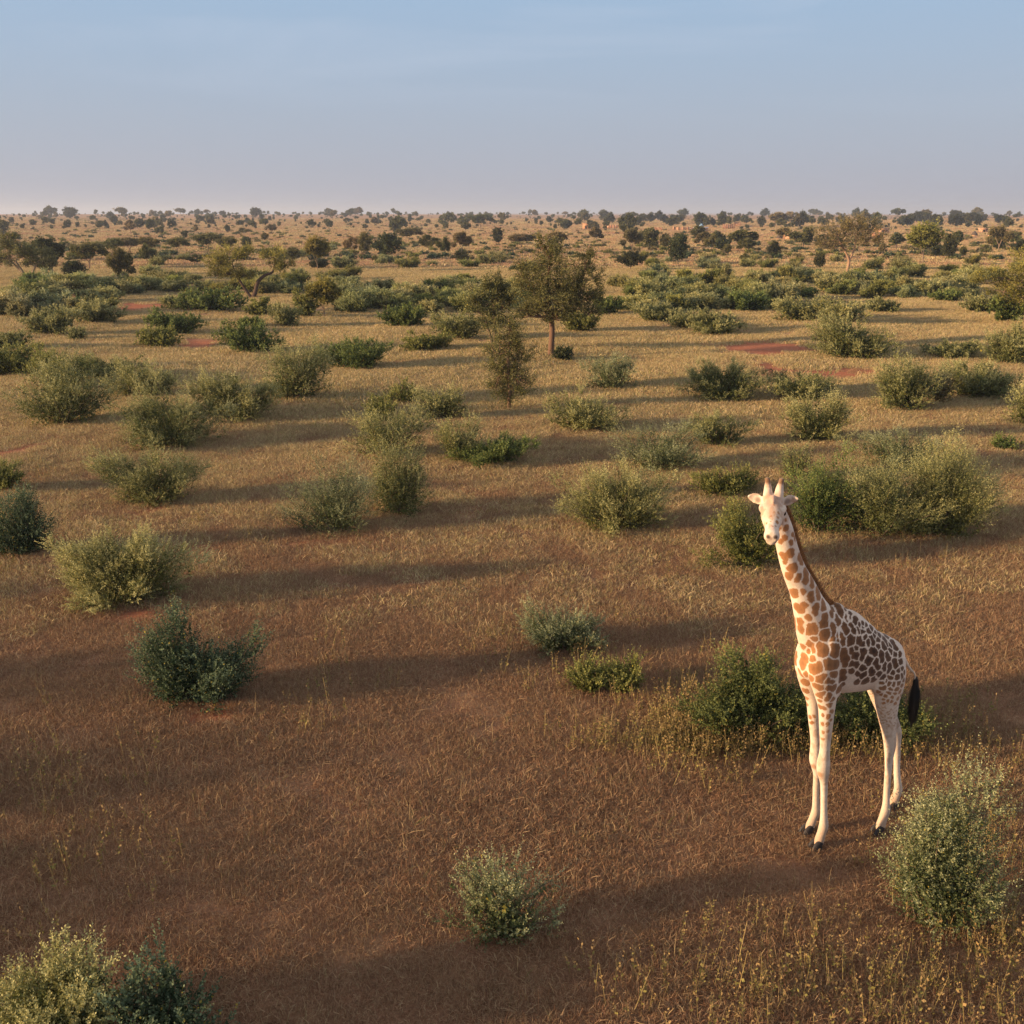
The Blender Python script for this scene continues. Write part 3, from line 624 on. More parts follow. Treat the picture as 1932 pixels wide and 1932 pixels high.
# near and middle shrubs: x, foot, width, top, palette, shoots, label, shape (None or blobs in half-widths and heights), wildness
SB = [
 (100, 2020, 225, 1845, 'pale', 620, 'sunlit pale yellow-green shrub cut off by the bottom left corner', None, .4),
 (325, 2030, 205, 1850, 'dark', 190, 'thin shaded blue-green shrub beside the sunlit one at the bottom edge', None, .5),
 (945, 1790, 205, 1615, 'silver', 185, 'small dark shrub with silver tips and two side shoots alone low in the middle foreground', [(0, 0, .34, .5, .5, .34), (-.35, 0, .4, .3, .3, .28), (.4, .1, .38, .35, .35, .22), (.0, 0, .66, .32, .3, .30), (-.65, 0, .62, .16, .2, .1), (.75, 0, .42, .22, .2, .1)], .5),
 (1768, 1765, 188, 1480, 'silver', 560, 'tall feathery grey-green shrub in front of the giraffe\'s hind hooves', [(0, 0, .35, .75, .7, .34), (-.35, 0, .6, .4, .4, .28), (.25, 0, .62, .42, .42, .34), (.6, 0, .42, .3, .3, .25), (-.6, 0, .3, .35, .4, .25), (-.1, 0, .78, .25, .3, .2)], .35),
 (1415, 1418, 262, 1262, 'leggreen', 800, 'broad leafy green shrub behind the giraffe\'s front legs with dry flower stalks', [(0, 0, .35, .8, .8, .35), (-.6, 0, .35, .35, .5, .3), (-.1, .2, .68, .35, .4, .28), (.3, .1, .62, .35, .4, .30), (.6, 0, .35, .35, .5, .3)], .5),
 (1640, 1408, 150, 1312, 'leggreen', 380, 'low green shrub seen between and behind the giraffe\'s legs', None, .5),
 (376, 1337, 212, 1150, 'dark', 620, 'dark blue-green double shrub with one taller peak left of the middle foreground', [(-.38, 0, .25, .38, .6, .25), (.45, 0, .24, .42, .6, .24), (-.34, 0, .60, .34, .38, .30), (-.30, 0, .78, .20, .24, .16), (.55, 0, .50, .40, .42, .26), (-.75, 0, .3, .2, .3, .2)], .35),
 (1060, 1236, 138, 1155, 'silver', 420, 'small round shrub with silvery upright tips above the middle foreground', None, .3),
 (1110, 1306, 52, 1252, 'olive', 90, 'left one of a pair of very small shrubs below the silver-tipped one', None, .4),
 (1174, 1306, 58, 1256, 'olive', 100, 'right one of a pair of very small shrubs below the silver-tipped one', None, .4),
 (238, 1152, 262, 1012, 'pale', 1300, 'very wide fan-shaped pale-topped shrub above the dark double shrub', [(0, 0, .35, .8, .7, .35), (-.55, 0, .5, .4, .4, .35), (.0, .1, .62, .45, .45, .33), (.55, 0, .55, .42, .4, .33), (-.25, 0, .66, .35, .35, .28), (.3, 0, .68, .35, .35, .28)], .3),
 (50, 1052, 125, 920, 'dark', 560, 'dark green shrub with a pale leaning tip at the left edge', [(-.3, 0, .3, .65, .6, .3), (.0, 0, .6, .4, .4, .33), (.45, 0, .35, .4, .4, .26), (.2, 0, .78, .25, .25, .2)], .35),
 (8, 928, 62, 872, 'olive', 200, 'small rounded shrub half cut off by the left edge, above a dark one', None, .35),
 (628, 1012, 190, 866, 'silver', 800, 'upright open shrub with a pale pointed top and a low left arm', [(-.05, 0, .3, .35, .5, .3), (-.6, 0, .38, .36, .4, .32), (.3, 0, .35, .5, .5, .33), (-.02, 0, .78, .22, .25, .2), (.45, 0, .62, .32, .35, .25)], .4),
 (752, 978, 135, 848, 'sage', 620, 'grey-green shrub touching the right side of the open pale-tipped shrub', [(0, 0, .4, .75, .7, .38), (-.3, 0, .72, .3, .3, .24), (.5, 0, .65, .3, .3, .25), (.1, 0, .8, .3, .3, .2)], .4),
 (292, 958, 205, 850, 'sage', 950, 'spreading olive shrub with a long arm reaching left, below the stack of three shrubs', [(.15, 0, .4, .75, .7, .4), (-.55, 0, .66, .4, .4, .22), (.2, 0, .72, .45, .4, .28), (.6, 0, .55, .3, .4, .3), (-.85, 0, .7, .2, .2, .12)], .4),
 (322, 850, 195, 745, 'sage', 950, 'large bushy shrub in the middle of the stack of three on the left', None, .4),
 (120, 805, 150, 690, 'sage', 760, 'large dark-footed shrub directly under a taller crown at the far left', None, .4),
 (112, 735, 100, 662, 'olive', 330, 'shrub whose crown rises just behind the large dark-footed one at the far left', None, .4),
 (440, 797, 170, 705, 'pale', 760, 'wide pale-topped shrub just right of the stack of three on the left', [(-.3, 0, .5, .45, .5, .4), (.3, 0, .4, .55, .5, .38), (.15, 0, .75, .25, .3, .24), (.7, 0, .45, .25, .3, .3), (-.6, 0, .55, .3, .3, .35)], .4),
 (275, 752, 115, 688, 'pale', 430, 'pale round-topped shrub at the top of the stack of three on the left', None, .35),
 (560, 757, 118, 658, 'sage', 560, 'tall dense shrub standing right of the wide pale-topped one', None, .35),
 (670, 698, 106, 638, 'green', 460, 'rounded bright green shrub alone right of the tall dense one', None, .35),
 (474, 668, 88, 614, 'green', 380, 'compact round green shrub beside a patch of bare red earth on the left', None, .35),
 (732, 868, 130, 775, 'pale', 470, 'pale shrub on thin stems in the middle distance, left of its darker neighbour', None, .45),
 (718, 798, 60, 752, 'olive', 140, 'small olive shrub rising behind the pale one on thin stems', None, .45),
 (758, 765, 45, 722, 'olive', 100, 'small upright tuft-like shrub behind the pale one on thin stems', None, .45),
 (838, 792, 78, 733, 'pale', 260, 'small pale-tipped shrub left of the thin-trunked thorn tree', None, .45),
 (865, 872, 90, 800, 'pale', 340, 'pale left half of a pair of touching shrubs below the thorn tree', None, .35),
 (932, 878, 128, 826, 'green', 560, 'dark large-leaved low shrub, right half of the touching pair below the thorn tree', None, .5),
 (1160, 1010, 205, 885, 'pale', 1200, 'big dense shrub in the middle of the picture, left of the giraffe\'s head', [(0, 0, .35, .8, .75, .35), (-.45, 0, .62, .42, .42, .3), (.4, 0, .65, .48, .45, .3), (.0, 0, .75, .4, .4, .22), (.6, 0, .4, .3, .4, .3)], .35),
 (1240, 893, 165, 805, 'silver', 640, 'silvery shrub joined to the back of the big dense middle one', None, .35),
 (1350, 845, 95, 788, 'sage', 340, 'grey shrub at the right end of the row behind the big middle one', None, .4),
 (1375, 938, 98, 882, 'olive', 300, 'small round shrub just above and left of the giraffe\'s horns', None, .35),
 (1102, 815, 118, 746, 'pale', 560, 'round pale shrub on short stems between the thorn tree and the giraffe', None, .35),
 (1158, 737, 90, 674, 'silver', 400, 'round bluish shrub right of the thin-trunked thorn tree', None, .3),
 (1363, 759, 152, 690, 'sage', 700, 'wide shrub with two heads in front of the bare red patch', [(-.45, 0, .45, .5, .6, .42), (.45, 0, .48, .52, .6, .45), (-.5, 0, .75, .35, .4, .22), (.4, 0, .78, .35, .4, .2)], .35),
 (1540, 838, 140, 745, 'pale', 620, 'leaning pale-topped shrub above the giraffe, right of its horns', [(.0, 0, .7, .55, .6, .26), (.3, 0, .28, .5, .5, .27), (-.5, 0, .5, .4, .5, .28), (.65, 0, .5, .3, .4, .3)], .4),
 (1510, 758, 125, 700, 'sage', 420, 'spread low shrub right in front of the bare red patch', None, .45),
 (1608, 680, 132, 608, 'sage', 760, 'large round shrub standing on the bright grass behind the red patch', None, .3),
 (1706, 775, 106, 684, 'sage', 620, 'tall shrub left of a dark-cored one, in the row on the right', None, .35),
 (1838, 753, 122, 684, 'sage', 600, 'dark-cored shrub at the right end of the row on the right', None, .4),
 (1770, 760, 55, 705, 'dun', 120, 'half bare brownish shrub squeezed between two fuller ones on the right', None, .6),
 (1705, 895, 165, 820, 'silver', 620, 'grey spiky shrub directly behind the great thicket right of the giraffe', None, .3),
 (1652, 1015, 175, 874, 'sage', 1150, 'left shrub of the great thicket right of the giraffe\'s head', None, .4),
 (1765, 1022, 205, 848, 'pale', 1700, 'tallest shrub of the great thicket right of the giraffe\'s head, with pale plumes', [(0, 0, .35, .8, .75, .35), (-.25, 0, .7, .35, .4, .28), (.3, 0, .62, .45, .45, .3), (.65, 0, .4, .35, .45, .3), (.0, 0, .82, .2, .3, .16)], .35),
 (1540, 1010, 100, 880, 'green', 600, 'bright green narrow shrub right behind the giraffe\'s ear', None, .45),
 (1500, 905, 60, 838, 'sage', 90, 'sparse upright shoots rising between the giraffe\'s horns and the thicket', None, .3),
 (1402, 1078, 125, 972, 'olive', 520, 'yellow-flecked shrub partly hidden by the giraffe\'s face and neck', None, .5),
 (1897, 850, 38, 826, 'green', 60, 'tiny leafy shrub near the right edge beyond the thicket', None, .4),
 (1935, 805, 60, 735, 'pale', 220, 'pale shrub cut off by the right edge above the tiny leafy one', None, .35),
 (1797, 678, 84, 645, 'sage', 260, 'low grey-green shrub on bright grass left of the one at the right edge', None, .35),
 (1905, 688, 84, 616, 'sage', 420, 'grey-green shrub near the right edge below the large dark tree', None, .35),
 (1898, 608, 64, 562, 'green', 300, 'dark green round shrub at the foot of the large tree on the right edge', None, .3),
 (1852, 590, 56, 556, 'sage', 200, 'small shrub left of the dark round one below the right edge tree', None, .4),
 (1350, 632, 84, 586, 'sage', 400, 'shrub at the near corner of the big belt right of the main tree', None, .35),
 (1240, 607, 86, 570, 'sage', 330, 'shrub at the left near edge of the belt right of the main tree', None, .35),
 (1290, 620, 52, 588, 'sage', 180, 'small shrub between two larger ones at the near edge of the right belt', None, .4),
 (1512, 608, 84, 566, 'sage', 360, 'shrub in front of the right belt, just left of a paler group', None, .35),
 (1582, 612, 86, 568, 'pale', 360, 'pale shrub in front of the right belt behind the large round one', None, .35),
 (1664, 590, 50, 564, 'sage', 180, 'small shrub standing free at the right end of the paler group', None, .35),
 (1785, 570, 46, 548, 'green', 140, 'small dark shrub on the grass beyond the right belt, left of a twin', None, .35),
 (1822, 562, 44, 542, 'sage', 140, 'small grey shrub right beside its darker twin beyond the right belt', None, .35),
 (764, 618, 68, 580, 'green', 320, 'round green shrub alone in front of the middle belt', None, .3),
 (865, 642, 88, 590, 'sage', 420, 'shrub in front of the middle belt, left of the main tree', None, .35),
 (806, 664, 82, 628, 'olive', 260, 'low olive shrub in front and left of the one by the main tree', None, .45),
 (1147, 594, 48, 564, 'green', 220, 'small round green shrub right of the main tree\'s crown', None, .3),
 (1094, 628, 62, 588, 'olive', 240, 'loose shrub right behind the main tree\'s trunk', None, .45),
 (334, 632, 78, 592, 'green', 330, 'green shrub left of the compact round one, right half of a pair', None, .4),
 (300, 657, 66, 620, 'olive', 200, 'yellowish shrub in front of the green one on the left', None, .45),
 (180, 612, 74, 570, 'sage', 300, 'shrub left of the bare red streak on the far left', None, .35),
 (100, 634, 80, 584, 'sage', 380, 'dense shrub further left of the bare red streak, in front of a group', None, .35),
 (145, 642, 32, 618, 'sage', 80, 'tiny shrub between the dense one and the bare red streak', None, .35),
 (22, 712, 104, 650, 'olive', 430, 'olive shrub at the left edge beyond the dark-footed one', None, .4),
 (205, 718, 98, 672, 'sage', 380, 'low wide shrub beyond the pale round-topped one on the left', None, .4),
 (15, 660, 60, 625, 'sage', 200, 'shrub behind the olive one at the left edge', None, .4),
 (489, 598, 44, 568, 'olive', 150, 'dull small shrub right below the fork-trunked tree', None, .35),
 (468, 618, 38, 600, 'green', 90, 'very low leafy shrub behind the compact round green one', None, .4),
 (540, 617, 42, 572, 'sage', 190, 'upright shrub right below the fork-trunked tree, taller than its neighbour', None, .35),
 (578, 600, 42, 560, 'olive', 160, 'thin shrub between the upright one and the low parasol-shaped tree', None, .4),
 (395, 588, 105, 545, 'green', 380, 'wide dark green shrub just left of the fork-trunked tree', None, .45),
 (335, 585, 62, 558, 'sage', 180, 'low shrub leaning on the left of the wide dark green one', None, .4),
]
SHRUBS = []
def build_near_shrubs():
    for i, (px, b, wp, tp, pal, ns, label, blobs, wild) in enumerate(SB):
        x, y, z, W, H = place(px, b, wp, tp)
        r = np.random.default_rng(100 + i)
        root = empty('shrub', (x, y, z - .02), 0.0); tag(root, label, 'shrub', 'shrubs dotted over the dry grass')
        mpp = math.hypot(x, y) / 1027 * 1.0                         # metres per picture pixel there
        leaf = max(.042, min(.15, 1.65 * mpp)); shoot = max(.20, .13 * H + .08)
        if pal in ('silver',): leaf *= .85
        m = 15 if mpp < .02 else 12
        n = int(ns * 3.5)
        W2 = W * (1.12 if blobs else 1.40)
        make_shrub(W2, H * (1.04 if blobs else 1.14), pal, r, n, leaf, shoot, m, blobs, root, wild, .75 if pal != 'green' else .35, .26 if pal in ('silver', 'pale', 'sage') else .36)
        SHRUBS.append((x, y, W))

# the shrub belts farther out: a few shrubs copied, each its own object
def proto_shrubs():
    P = []
    for i, (pal, wild, k) in enumerate((('sage', .35, 7), ('pale', .35, 6), ('olive', .45, 8), ('green', .4, 7), ('sage', .3, 9), ('silver', .35, 6), ('olive', .3, 5), ('dark', .4, 7))):
        r = np.random.default_rng(900 + i)
        me = plumes('belt_shrub', shrub_blobs(1.7, .95, 1.5, r, k), 900, .22, 10, .085, pal, r, None, .32, wild, False, 34, .95, False)
        P.append(me)
    return P

BELTS = [  # photo x0, x1, foot y0, y1, count, where (for the label)
 (640, 985, 538, 592, 46, 'of the belt left of the central tree'),
 (1165, 1500, 520, 590, 62, 'of the belt left of the tall acacia'),
 (1490, 1835, 522, 566, 50, 'of the belt below the tall acacia'),
 (0, 230, 535, 600, 28, 'below the many-stemmed tree'),
 (230, 660, 520, 556, 34, 'around the fork-trunked tree'),
 (640, 1000, 490, 512, 12, 'on the golden strip left of centre'),
 (1180, 1700, 488, 512, 16, 'on open grass beyond the right belt'),
 (1700, 1930, 495, 530, 10, 'below the trees at far right'),
 (0, 640, 450, 505, 16, 'under the left red slope'),
]
ORD = ['', 'second ', 'third ', 'fourth ', 'fifth ', 'sixth ', 'seventh ', 'eighth ', 'ninth ', 'tenth ', 'eleventh ', 'twelfth ']
def nth(i, n, what, where):
    """a phrase for the i-th of n from the left; counts from the nearer end"""
    a, e = (i, 'leftmost') if i <= n // 2 else (n - 1 - i, 'rightmost')
    side = 'from the left' if e == 'leftmost' else 'from the right'
    if a == 0: return '%s %s %s' % (e, what, where)
    w_ = ORD[a].strip() if a < len(ORD) else '%d%s' % (a + 1, {1: 'st', 2: 'nd', 3: 'rd'}.get((a + 1) % 10 if (a + 1) % 100 not in (11, 12, 13) else 0, 'th'))
    return '%s %s %s %s' % (w_, what, side, where)

def build_belts():
    P = proto_shrubs(); r = np.random.default_rng(55)
    tones = ['grey-green shrub', 'pale shrub', 'olive shrub', 'dark green shrub', 'grey-green shrub', 'silvery shrub', 'olive shrub', 'dark green shrub']
    for (x0, x1, y0, y1, cnt, where) in BELTS:
        pts = []
        tries = 0
        while len(pts) < cnt and tries < 4000:
            tries += 1
            px = r.uniform(x0, x1); py = y0 + (y1 - y0) * r.random() ** .8
            x, y, z, k = ground_at(px, py)
            if any((x - a) ** 2 + (y - b) ** 2 < (1.5 if cnt < 20 else 1.15) ** 2 for a, b, *_ in pts): continue
            if any((x - a) ** 2 + (y - b) ** 2 < (W * .7) ** 2 for a, b, W in SHRUBS): continue
            if bare_at(x, y) > .3: continue
            pts.append((x, y, z, px, k))
        pts.sort(key=lambda q: q[3])
        kinds = [int(r.choice(8, p=[.22, .14, .14, .12, .16, .08, .10, .04])) for _ in pts]
        for t in sorted(set(tones)):
            idx = [i for i, kk in enumerate(kinds) if tones[kk] == t]
            for j, i in enumerate(idx):
                x, y, z, px, k = pts[i]
                o = bpy.data.objects.new('shrub', P[kinds[i]]); COL.objects.link(o)
                s = r.uniform(.75, 1.45) * (1.25 if k > 75 else 1.0); o.location = (x, y, z - .03); o.rotation_euler = (0, 0, r.uniform(0, 6.28)); o.scale = (s * 1.15, s * 1.15, s * r.uniform(.8, 1.1))
                q = r.uniform(.85, 1.15); o.color = (q * r.uniform(.92, 1.1), q, q * r.uniform(.85, 1.1), 1)
                tag(o, nth(j, len(idx), t, where), 'shrub', 'shrubs of the far belts')

# ==== TREES =====================================================================
def limb(P0_, P1_, r0, r1, r, sag=.12, k=5):
    P0_, P1_ = np.array(P0_, float), np.array(P1_, float); L_ = np.linalg.norm(P1_ - P0_); m = (P0_ + P1_) / 2 + r.normal(0, sag * L_ * .5, 3)
    P = spline([(*P0_, r0), (*m, (r0 + r1) / 2), (*P1_, r1)], k); return P

def make_tree(name, label, loc, H, W, blobs, trunks, pal, r, n, leaf, shoot, cat='tree', group=None, bark=(.17, .12, .085), parent_link=True, wild=.5, updir=.15, m=9, wr=.28, limbs=14, hollow=.35):
    """blobs in (half-width, height) units; trunks: polylines in the same units with a radius in metres"""
    B = [(bx * W / 2, by * W / 2, bz * H, rx * W / 2, ry * W / 2, rz * H) for bx, by, bz, rx, ry, rz in blobs]
    root = empty(name, loc); tag(root, label, cat, group)
    cr_, O = foliage('crown', B, n, shoot, m, leaf, pal, r, root, wr, updir, wild, True, low=.0, hollow=hollow)
    paths = []
    ends = []
    for T in trunks:
        P = spline([(x * W / 2, y * W / 2, z * H, q) for x, y, z, q in T], 6); paths.append(P); ends.append(P[int(len(P) * .55):])
    E = np.concatenate(ends)
    for b in B:
        c = np.array(b[:3]); e = E[np.argmin(np.linalg.norm(E[:, :3] - c, axis=1) + .3 * np.maximum(0, E[:, 2] - c[2]))]
        main = limb(e[:3], c, e[3] * .65, e[3] * .3, r); paths.append(main)
        near = O[np.linalg.norm((O - c) / np.array(b[3:6]), axis=1) < 1.15]
        if len(near):
            for q in near[r.choice(len(near), min(len(near), limbs), replace=False)]:
                s_ = main[r.integers(len(main) // 2, len(main))]; paths.append(limb(s_[:3], q, max(.012, e[3] * .22), .008, r, .2, 3))
    sticks('trunk', paths, BARK, root, 7, True, bark, r)
    return root
def tree_at(px, base, wpx, top, **k):
    x, y, z, kk = ground_at(px, base); r_ = px_ray(px, top)
    H = CAM_H + r_[2] * (math.hypot(x, y) / math.hypot(r_[0], r_[1])) - z
    return (x, y, z - .03), H, wpx * kk / 1937

def build_hero_trees():
    r = np.random.default_rng(21)
    loc, H, W = tree_at(1042, 674, 165, 450)
    make_tree('tree', 'tall central tree with a bare reddish trunk and a wide feathery olive crown', loc, H, W,
        [(-.05, 0, .72, .52, .5, .17), (-.10, 0, .88, .32, .32, .11), (-.50, 0, .58, .38, .45, .17), (.0, -.2, .52, .55, .5, .16), (.80, 0, .66, .34, .38, .18), (.78, .1, .48, .36, .4, .15), (.45, .1, .55, .35, .4, .14), (-.75, .1, .72, .2, .3, .09), (.35, -.1, .40, .4, .4, .10), (-.35, 0, .40, .4, .4, .10), (.75, 0, .84, .20, .25, .09), (-.55, -.1, .36, .30, .35, .10), (.85, 0, .36, .26, .3, .09), (.1, -.2, .33, .30, .3, .08), (-.25, 0, .96, .2, .2, .07)],
        [[(-.02, 0, -.01, .22), (-.03, 0, .06, .17), (-.01, 0, .25, .145), (-.06, 0, .40, .13), (-.12, 0, .6, .09), (-.08, 0, .8, .04)], [(-.03, 0, .36, .13), (.2, 0, .5, .09), (.55, 0, .62, .05)], [(-.05, 0, .40, .1), (-.3, 0, .5, .07), (-.55, 0, .62, .04)]],
        'mimosa', r, 4300, .10, .42, bark=(.19, .11, .075), wild=.6, m=10, limbs=16, hollow=.25)
    loc, H, W = tree_at(932, 660, 100, 515)
    make_tree('tree', 'low dark olive tree joined to the left side of the central tree', loc, H, W,
        [(-.1, 0, .68, .6, .6, .24), (.45, 0, .55, .5, .5, .28), (-.6, 0, .5, .35, .45, .22), (.1, 0, .32, .6, .6, .22), (.2, 0, .85, .35, .35, .13)],
        [[(0, 0, -.01, .12), (.05, 0, .3, .09), (.0, 0, .6, .05)], [(0, 0, .02, .09), (-.3, 0, .4, .05)]], 'tree', r, 1500, .12, .36, wild=.55)
    loc, H, W = tree_at(960, 773, 100, 577)
    make_tree('thorn_tree', 'slender see-through thorn tree with a thin straight trunk in front of the central tree', loc, H, W,
        [(.0, 0, .82, .28, .28, .13), (.05, 0, .66, .55, .5, .14), (-.35, 0, .55, .45, .45, .14), (.45, 0, .50, .48, .45, .13), (-.2, 0, .38, .62, .55, .11), (.35, 0, .30, .58, .5, .09), (-.5, 0, .22, .4, .4, .08), (.5, 0, .18, .42, .4, .08), (.0, .2, .14, .5, .5, .08)],
        [[(.0, 0, -.01, .085), (.03, 0, .2, .07), (-.02, 0, .45, .055), (.03, 0, .7, .035), (.0, 0, .92, .012)]], 'mimosa', r, 2000, .065, .40, bark=(.20, .12, .08), wild=.7, m=12, limbs=18, hollow=.2)
    loc, H, W = tree_at(476, 562, 158, 467)
    make_tree('tree', 'yellow-green tree with a dark trunk forked low and bent to the right', loc, H, W,
        [(-.72, 0, .70, .32, .4, .24), (-.35, 0, .80, .35, .4, .20), (-.5, 0, .48, .35, .4, .2), (-.1, 0, .45, .25, .3, .14), (.55, 0, .82, .32, .4, .18), (.85, 0, .62, .2, .3, .16), (.62, 0, .60, .3, .35, .12), (-.15, .1, .88, .2, .3, .12), (-.85, 0, .45, .2, .3, .14)],
        [[(.0, 0, -.02, .24), (.08, 0, .12, .20), (.16, 0, .32, .17), (.32, 0, .45, .13), (.52, 0, .52, .10), (.58, 0, .68, .06), (.6, 0, .8, .04)], [(-.02, 0, .0, .15), (-.18, 0, .22, .12), (-.35, 0, .48, .09), (-.42, 0, .7, .04)]],
        'gold', r, 2000, .15, .42, bark=(.075, .05, .04), wild=.5, m=9)
    loc, H, W = tree_at(1597, 519, 150, 405)
    make_tree('acacia_tree', 'tall feathery grey-brown acacia with a pale forked trunk on the right', loc, H, W,
        [(.1, 0, .85, .40, .45, .13), (-.2, 0, .76, .4, .45, .14), (-.62, 0, .66, .36, .4, .14), (.5, 0, .74, .38, .45, .15), (-.35, 0, .50, .5, .5, .13), (.3, 0, .55, .45, .5, .13), (-.75, 0, .48, .25, .3, .12), (.7, 0, .56, .25, .35, .11), (.12, .1, .68, .5, .5, .12)],
        [[(.0, 0, -.01, .26), (.02, 0, .12, .2), (.03, 0, .25, .17), (-.1, 0, .42, .12), (-.3, 0, .62, .06)], [(.03, 0, .24, .13), (.14, 0, .45, .10), (.15, 0, .7, .06)], [(.1, 0, .38, .08), (.4, 0, .58, .05)]],
        'dun', r, 2400, .16, .50, bark=(.42, .26, .17), wild=.65, m=9, hollow=.2)
    loc, H, W = tree_at(1925, 612, 200, 463)
    make_tree('tree', 'large dense green-gold tree cut off by the right edge', loc, H, W,
        [(.1, 0, .78, .42, .5, .2), (-.1, 0, .55, .42, .5, .22), (.4, 0, .6, .5, .6, .3), (-.62, 0, .60, .36, .4, .12), (-.85, 0, .52, .2, .25, .09), (.1, 0, .3, .55, .6, .25), (-.4, 0, .38, .3, .4, .13)],
        [[(.1, 0, -.01, .2), (.08, 0, .25, .16), (.0, 0, .5, .1), (-.4, 0, .6, .05)], [(.1, 0, .2, .14), (.3, 0, .5, .08)]], 'gold', r, 2800, .12, .4, wild=.5)
    loc, H, W = tree_at(52, 533, 118, 440)
    make_tree('tree', 'broad olive tree on several pale leaning stems near the left edge', loc, H, W,
        [(-.5, 0, .72, .34, .4, .24), (-.35, 0, .9, .22, .3, .12), (-.62, 0, .42, .3, .4, .22), (.05, 0, .55, .3, .4, .2), (.5, 0, .48, .38, .4, .24), (.75, 0, .32, .25, .3, .2), (.15, 0, .38, .25, .3, .12), (-.2, 0, .62, .4, .4, .22)],
        [[(.08, 0, -.02, .2), (-.05, 0, .14, .16), (-.3, 0, .45, .1)], [(.12, 0, -.02, .18), (.2, 0, .2, .14), (.42, 0, .45, .08)], [(-.1, 0, -.02, .16), (-.15, 0, .2, .12), (-.5, 0, .5, .07)]],
        'tree', r, 2200, .17, .45, bark=(.38, .28, .2), wild=.5)
    # the small leafy plant at the foot of the central trunk
    x, y, z, W, H = place(1063, 683, 34, 655)
    root = empty('plant', (x, y, z)); tag(root, 'small large-leaved plant at the foot of the central tree\'s trunk', 'plant')
    make_shrub(W, H, 'treedark', r, 60, .14, .22, 8, None, root, .5, .4, .36)

TREE_SPECS = {
 'round': ([(0, 0, .62, .72, .72, .26), (-.45, 0, .55, .45, .5, .22), (.5, 0, .58, .42, .5, .24), (.1, 0, .82, .5, .5, .15), (0, .0, .36, .7, .65, .2), (-.3, 0, .78, .35, .4, .14)], [[(0, 0, -.02, .16), (.03, 0, .2, .13), (.0, 0, .6, .07)]]),
 'umbrella': ([(0, 0, .80, .55, .6, .16), (-.55, 0, .70, .42, .5, .17), (.55, 0, .72, .42, .5, .17), (-.25, 0, .56, .4, .45, .14), (.3, 0, .54, .4, .45, .14), (.8, 0, .60, .2, .3, .12)], [[(0, 0, -.02, .14), (.04, 0, .25, .11), (-.2, 0, .5, .07), (-.4, 0, .7, .04)], [(.04, 0, .28, .1), (.25, 0, .55, .06), (.5, 0, .72, .03)]]),
 'open': ([(-.1, 0, .82, .42, .45, .15), (-.55, 0, .6, .4, .45, .15), (.5, 0, .66, .42, .45, .18), (.05, 0, .58, .45, .5, .15), (.65, 0, .42, .3, .35, .12), (-.3, 0, .42, .35, .4, .10)], [[(0, 0, -.02, .15), (.02, 0, .22, .12), (-.15, 0, .5, .08), (-.2, 0, .75, .04)], [(.02, 0, .24, .1), (.3, 0, .5, .06), (.45, 0, .65, .03)]]),
 'column': ([(0, 0, .78, .5, .5, .2), (-.2, 0, .55, .6, .6, .22), (.3, 0, .5, .5, .5, .22), (0, 0, .3, .7, .65, .2)], [[(0, 0, -.02, .13), (.03, 0, .3, .10), (.0, 0, .7, .05)]]),
 'parasol': ([(0, 0, .75, .7, .7, .18), (-.5, 0, .62, .4, .5, .16), (.5, 0, .64, .4, .5, .16), (.0, 0, .52, .5, .55, .12)], [[(0, 0, -.02, .10), (.03, 0, .25, .08), (.0, 0, .6, .05)], [(.02, 0, .2, .06), (.3, 0, .5, .04)]]),
}
def tree_protos(small=False):
    P = {}
    for i, (k, (B, T)) in enumerate(TREE_SPECS.items()):
        for v in range(4 if not small else 3):
            r = np.random.default_rng(3000 + i * 10 + v + (500 if small else 0))
            H, W = 6.0, 6.0 if k not in ('column',) else 4.0
            if k == 'umbrella': W = 7.2
            B2 = [(b[0] + r.normal(0, .10), r.uniform(-.35, .35), b[2] + r.normal(0, .03), b[3] * r.uniform(.9, 1.2), b[4] * r.uniform(.8, 1.1), b[5] * r.uniform(.95, 1.3)) for b in B]
            B2 = [(bx * W / 2, by * W / 2, bz * H, rx * W / 2, ry * W / 2, rz * H) for bx, by, bz, rx, ry, rz in B2]
            pal = {'round': 'treedark', 'umbrella': 'tree', 'open': 'tree', 'column': 'treedark', 'parasol': 'gold'}[k]
            if v == 2: pal = {'treedark': 'tree', 'tree': 'dun', 'gold': 'tree'}[pal]
            n = 1500 if not small else 480
            me, O = foliage('crown', B2, n, .36 if not small else .5, 8 if not small else 5, .20 if not small else .40, pal, r, None, .34, .15, .5, False, hollow=.15, core=.6)
            ps = []
            for Tn in T: ps.append(spline([(x * W / 2, y * W / 2, z * H, q) for x, y, z, q in Tn], 4))
            E = np.concatenate([p[len(p) // 2:] for p in ps])
            for b in B2:
                c = np.array(b[:3]); e = E[np.argmin(np.linalg.norm(E[:, :3] - c, axis=1))]; ps.append(limb(e[:3], c, e[3] * .6, .02, r))
            g = Geo()
            for Pn in ps:
                v_, f_ = loft(Pn[:, :3], Pn[:, 3], Pn[:, 3], (0, 1, 0), 6, False); g.add(v_, f_, np.tile((.24, .17, .12), (len(f_), 1)))
            tm = g.obj('trunk', BARK, None, True, False)
            P.setdefault(k, []).append((me, tm, W, H))
    return P

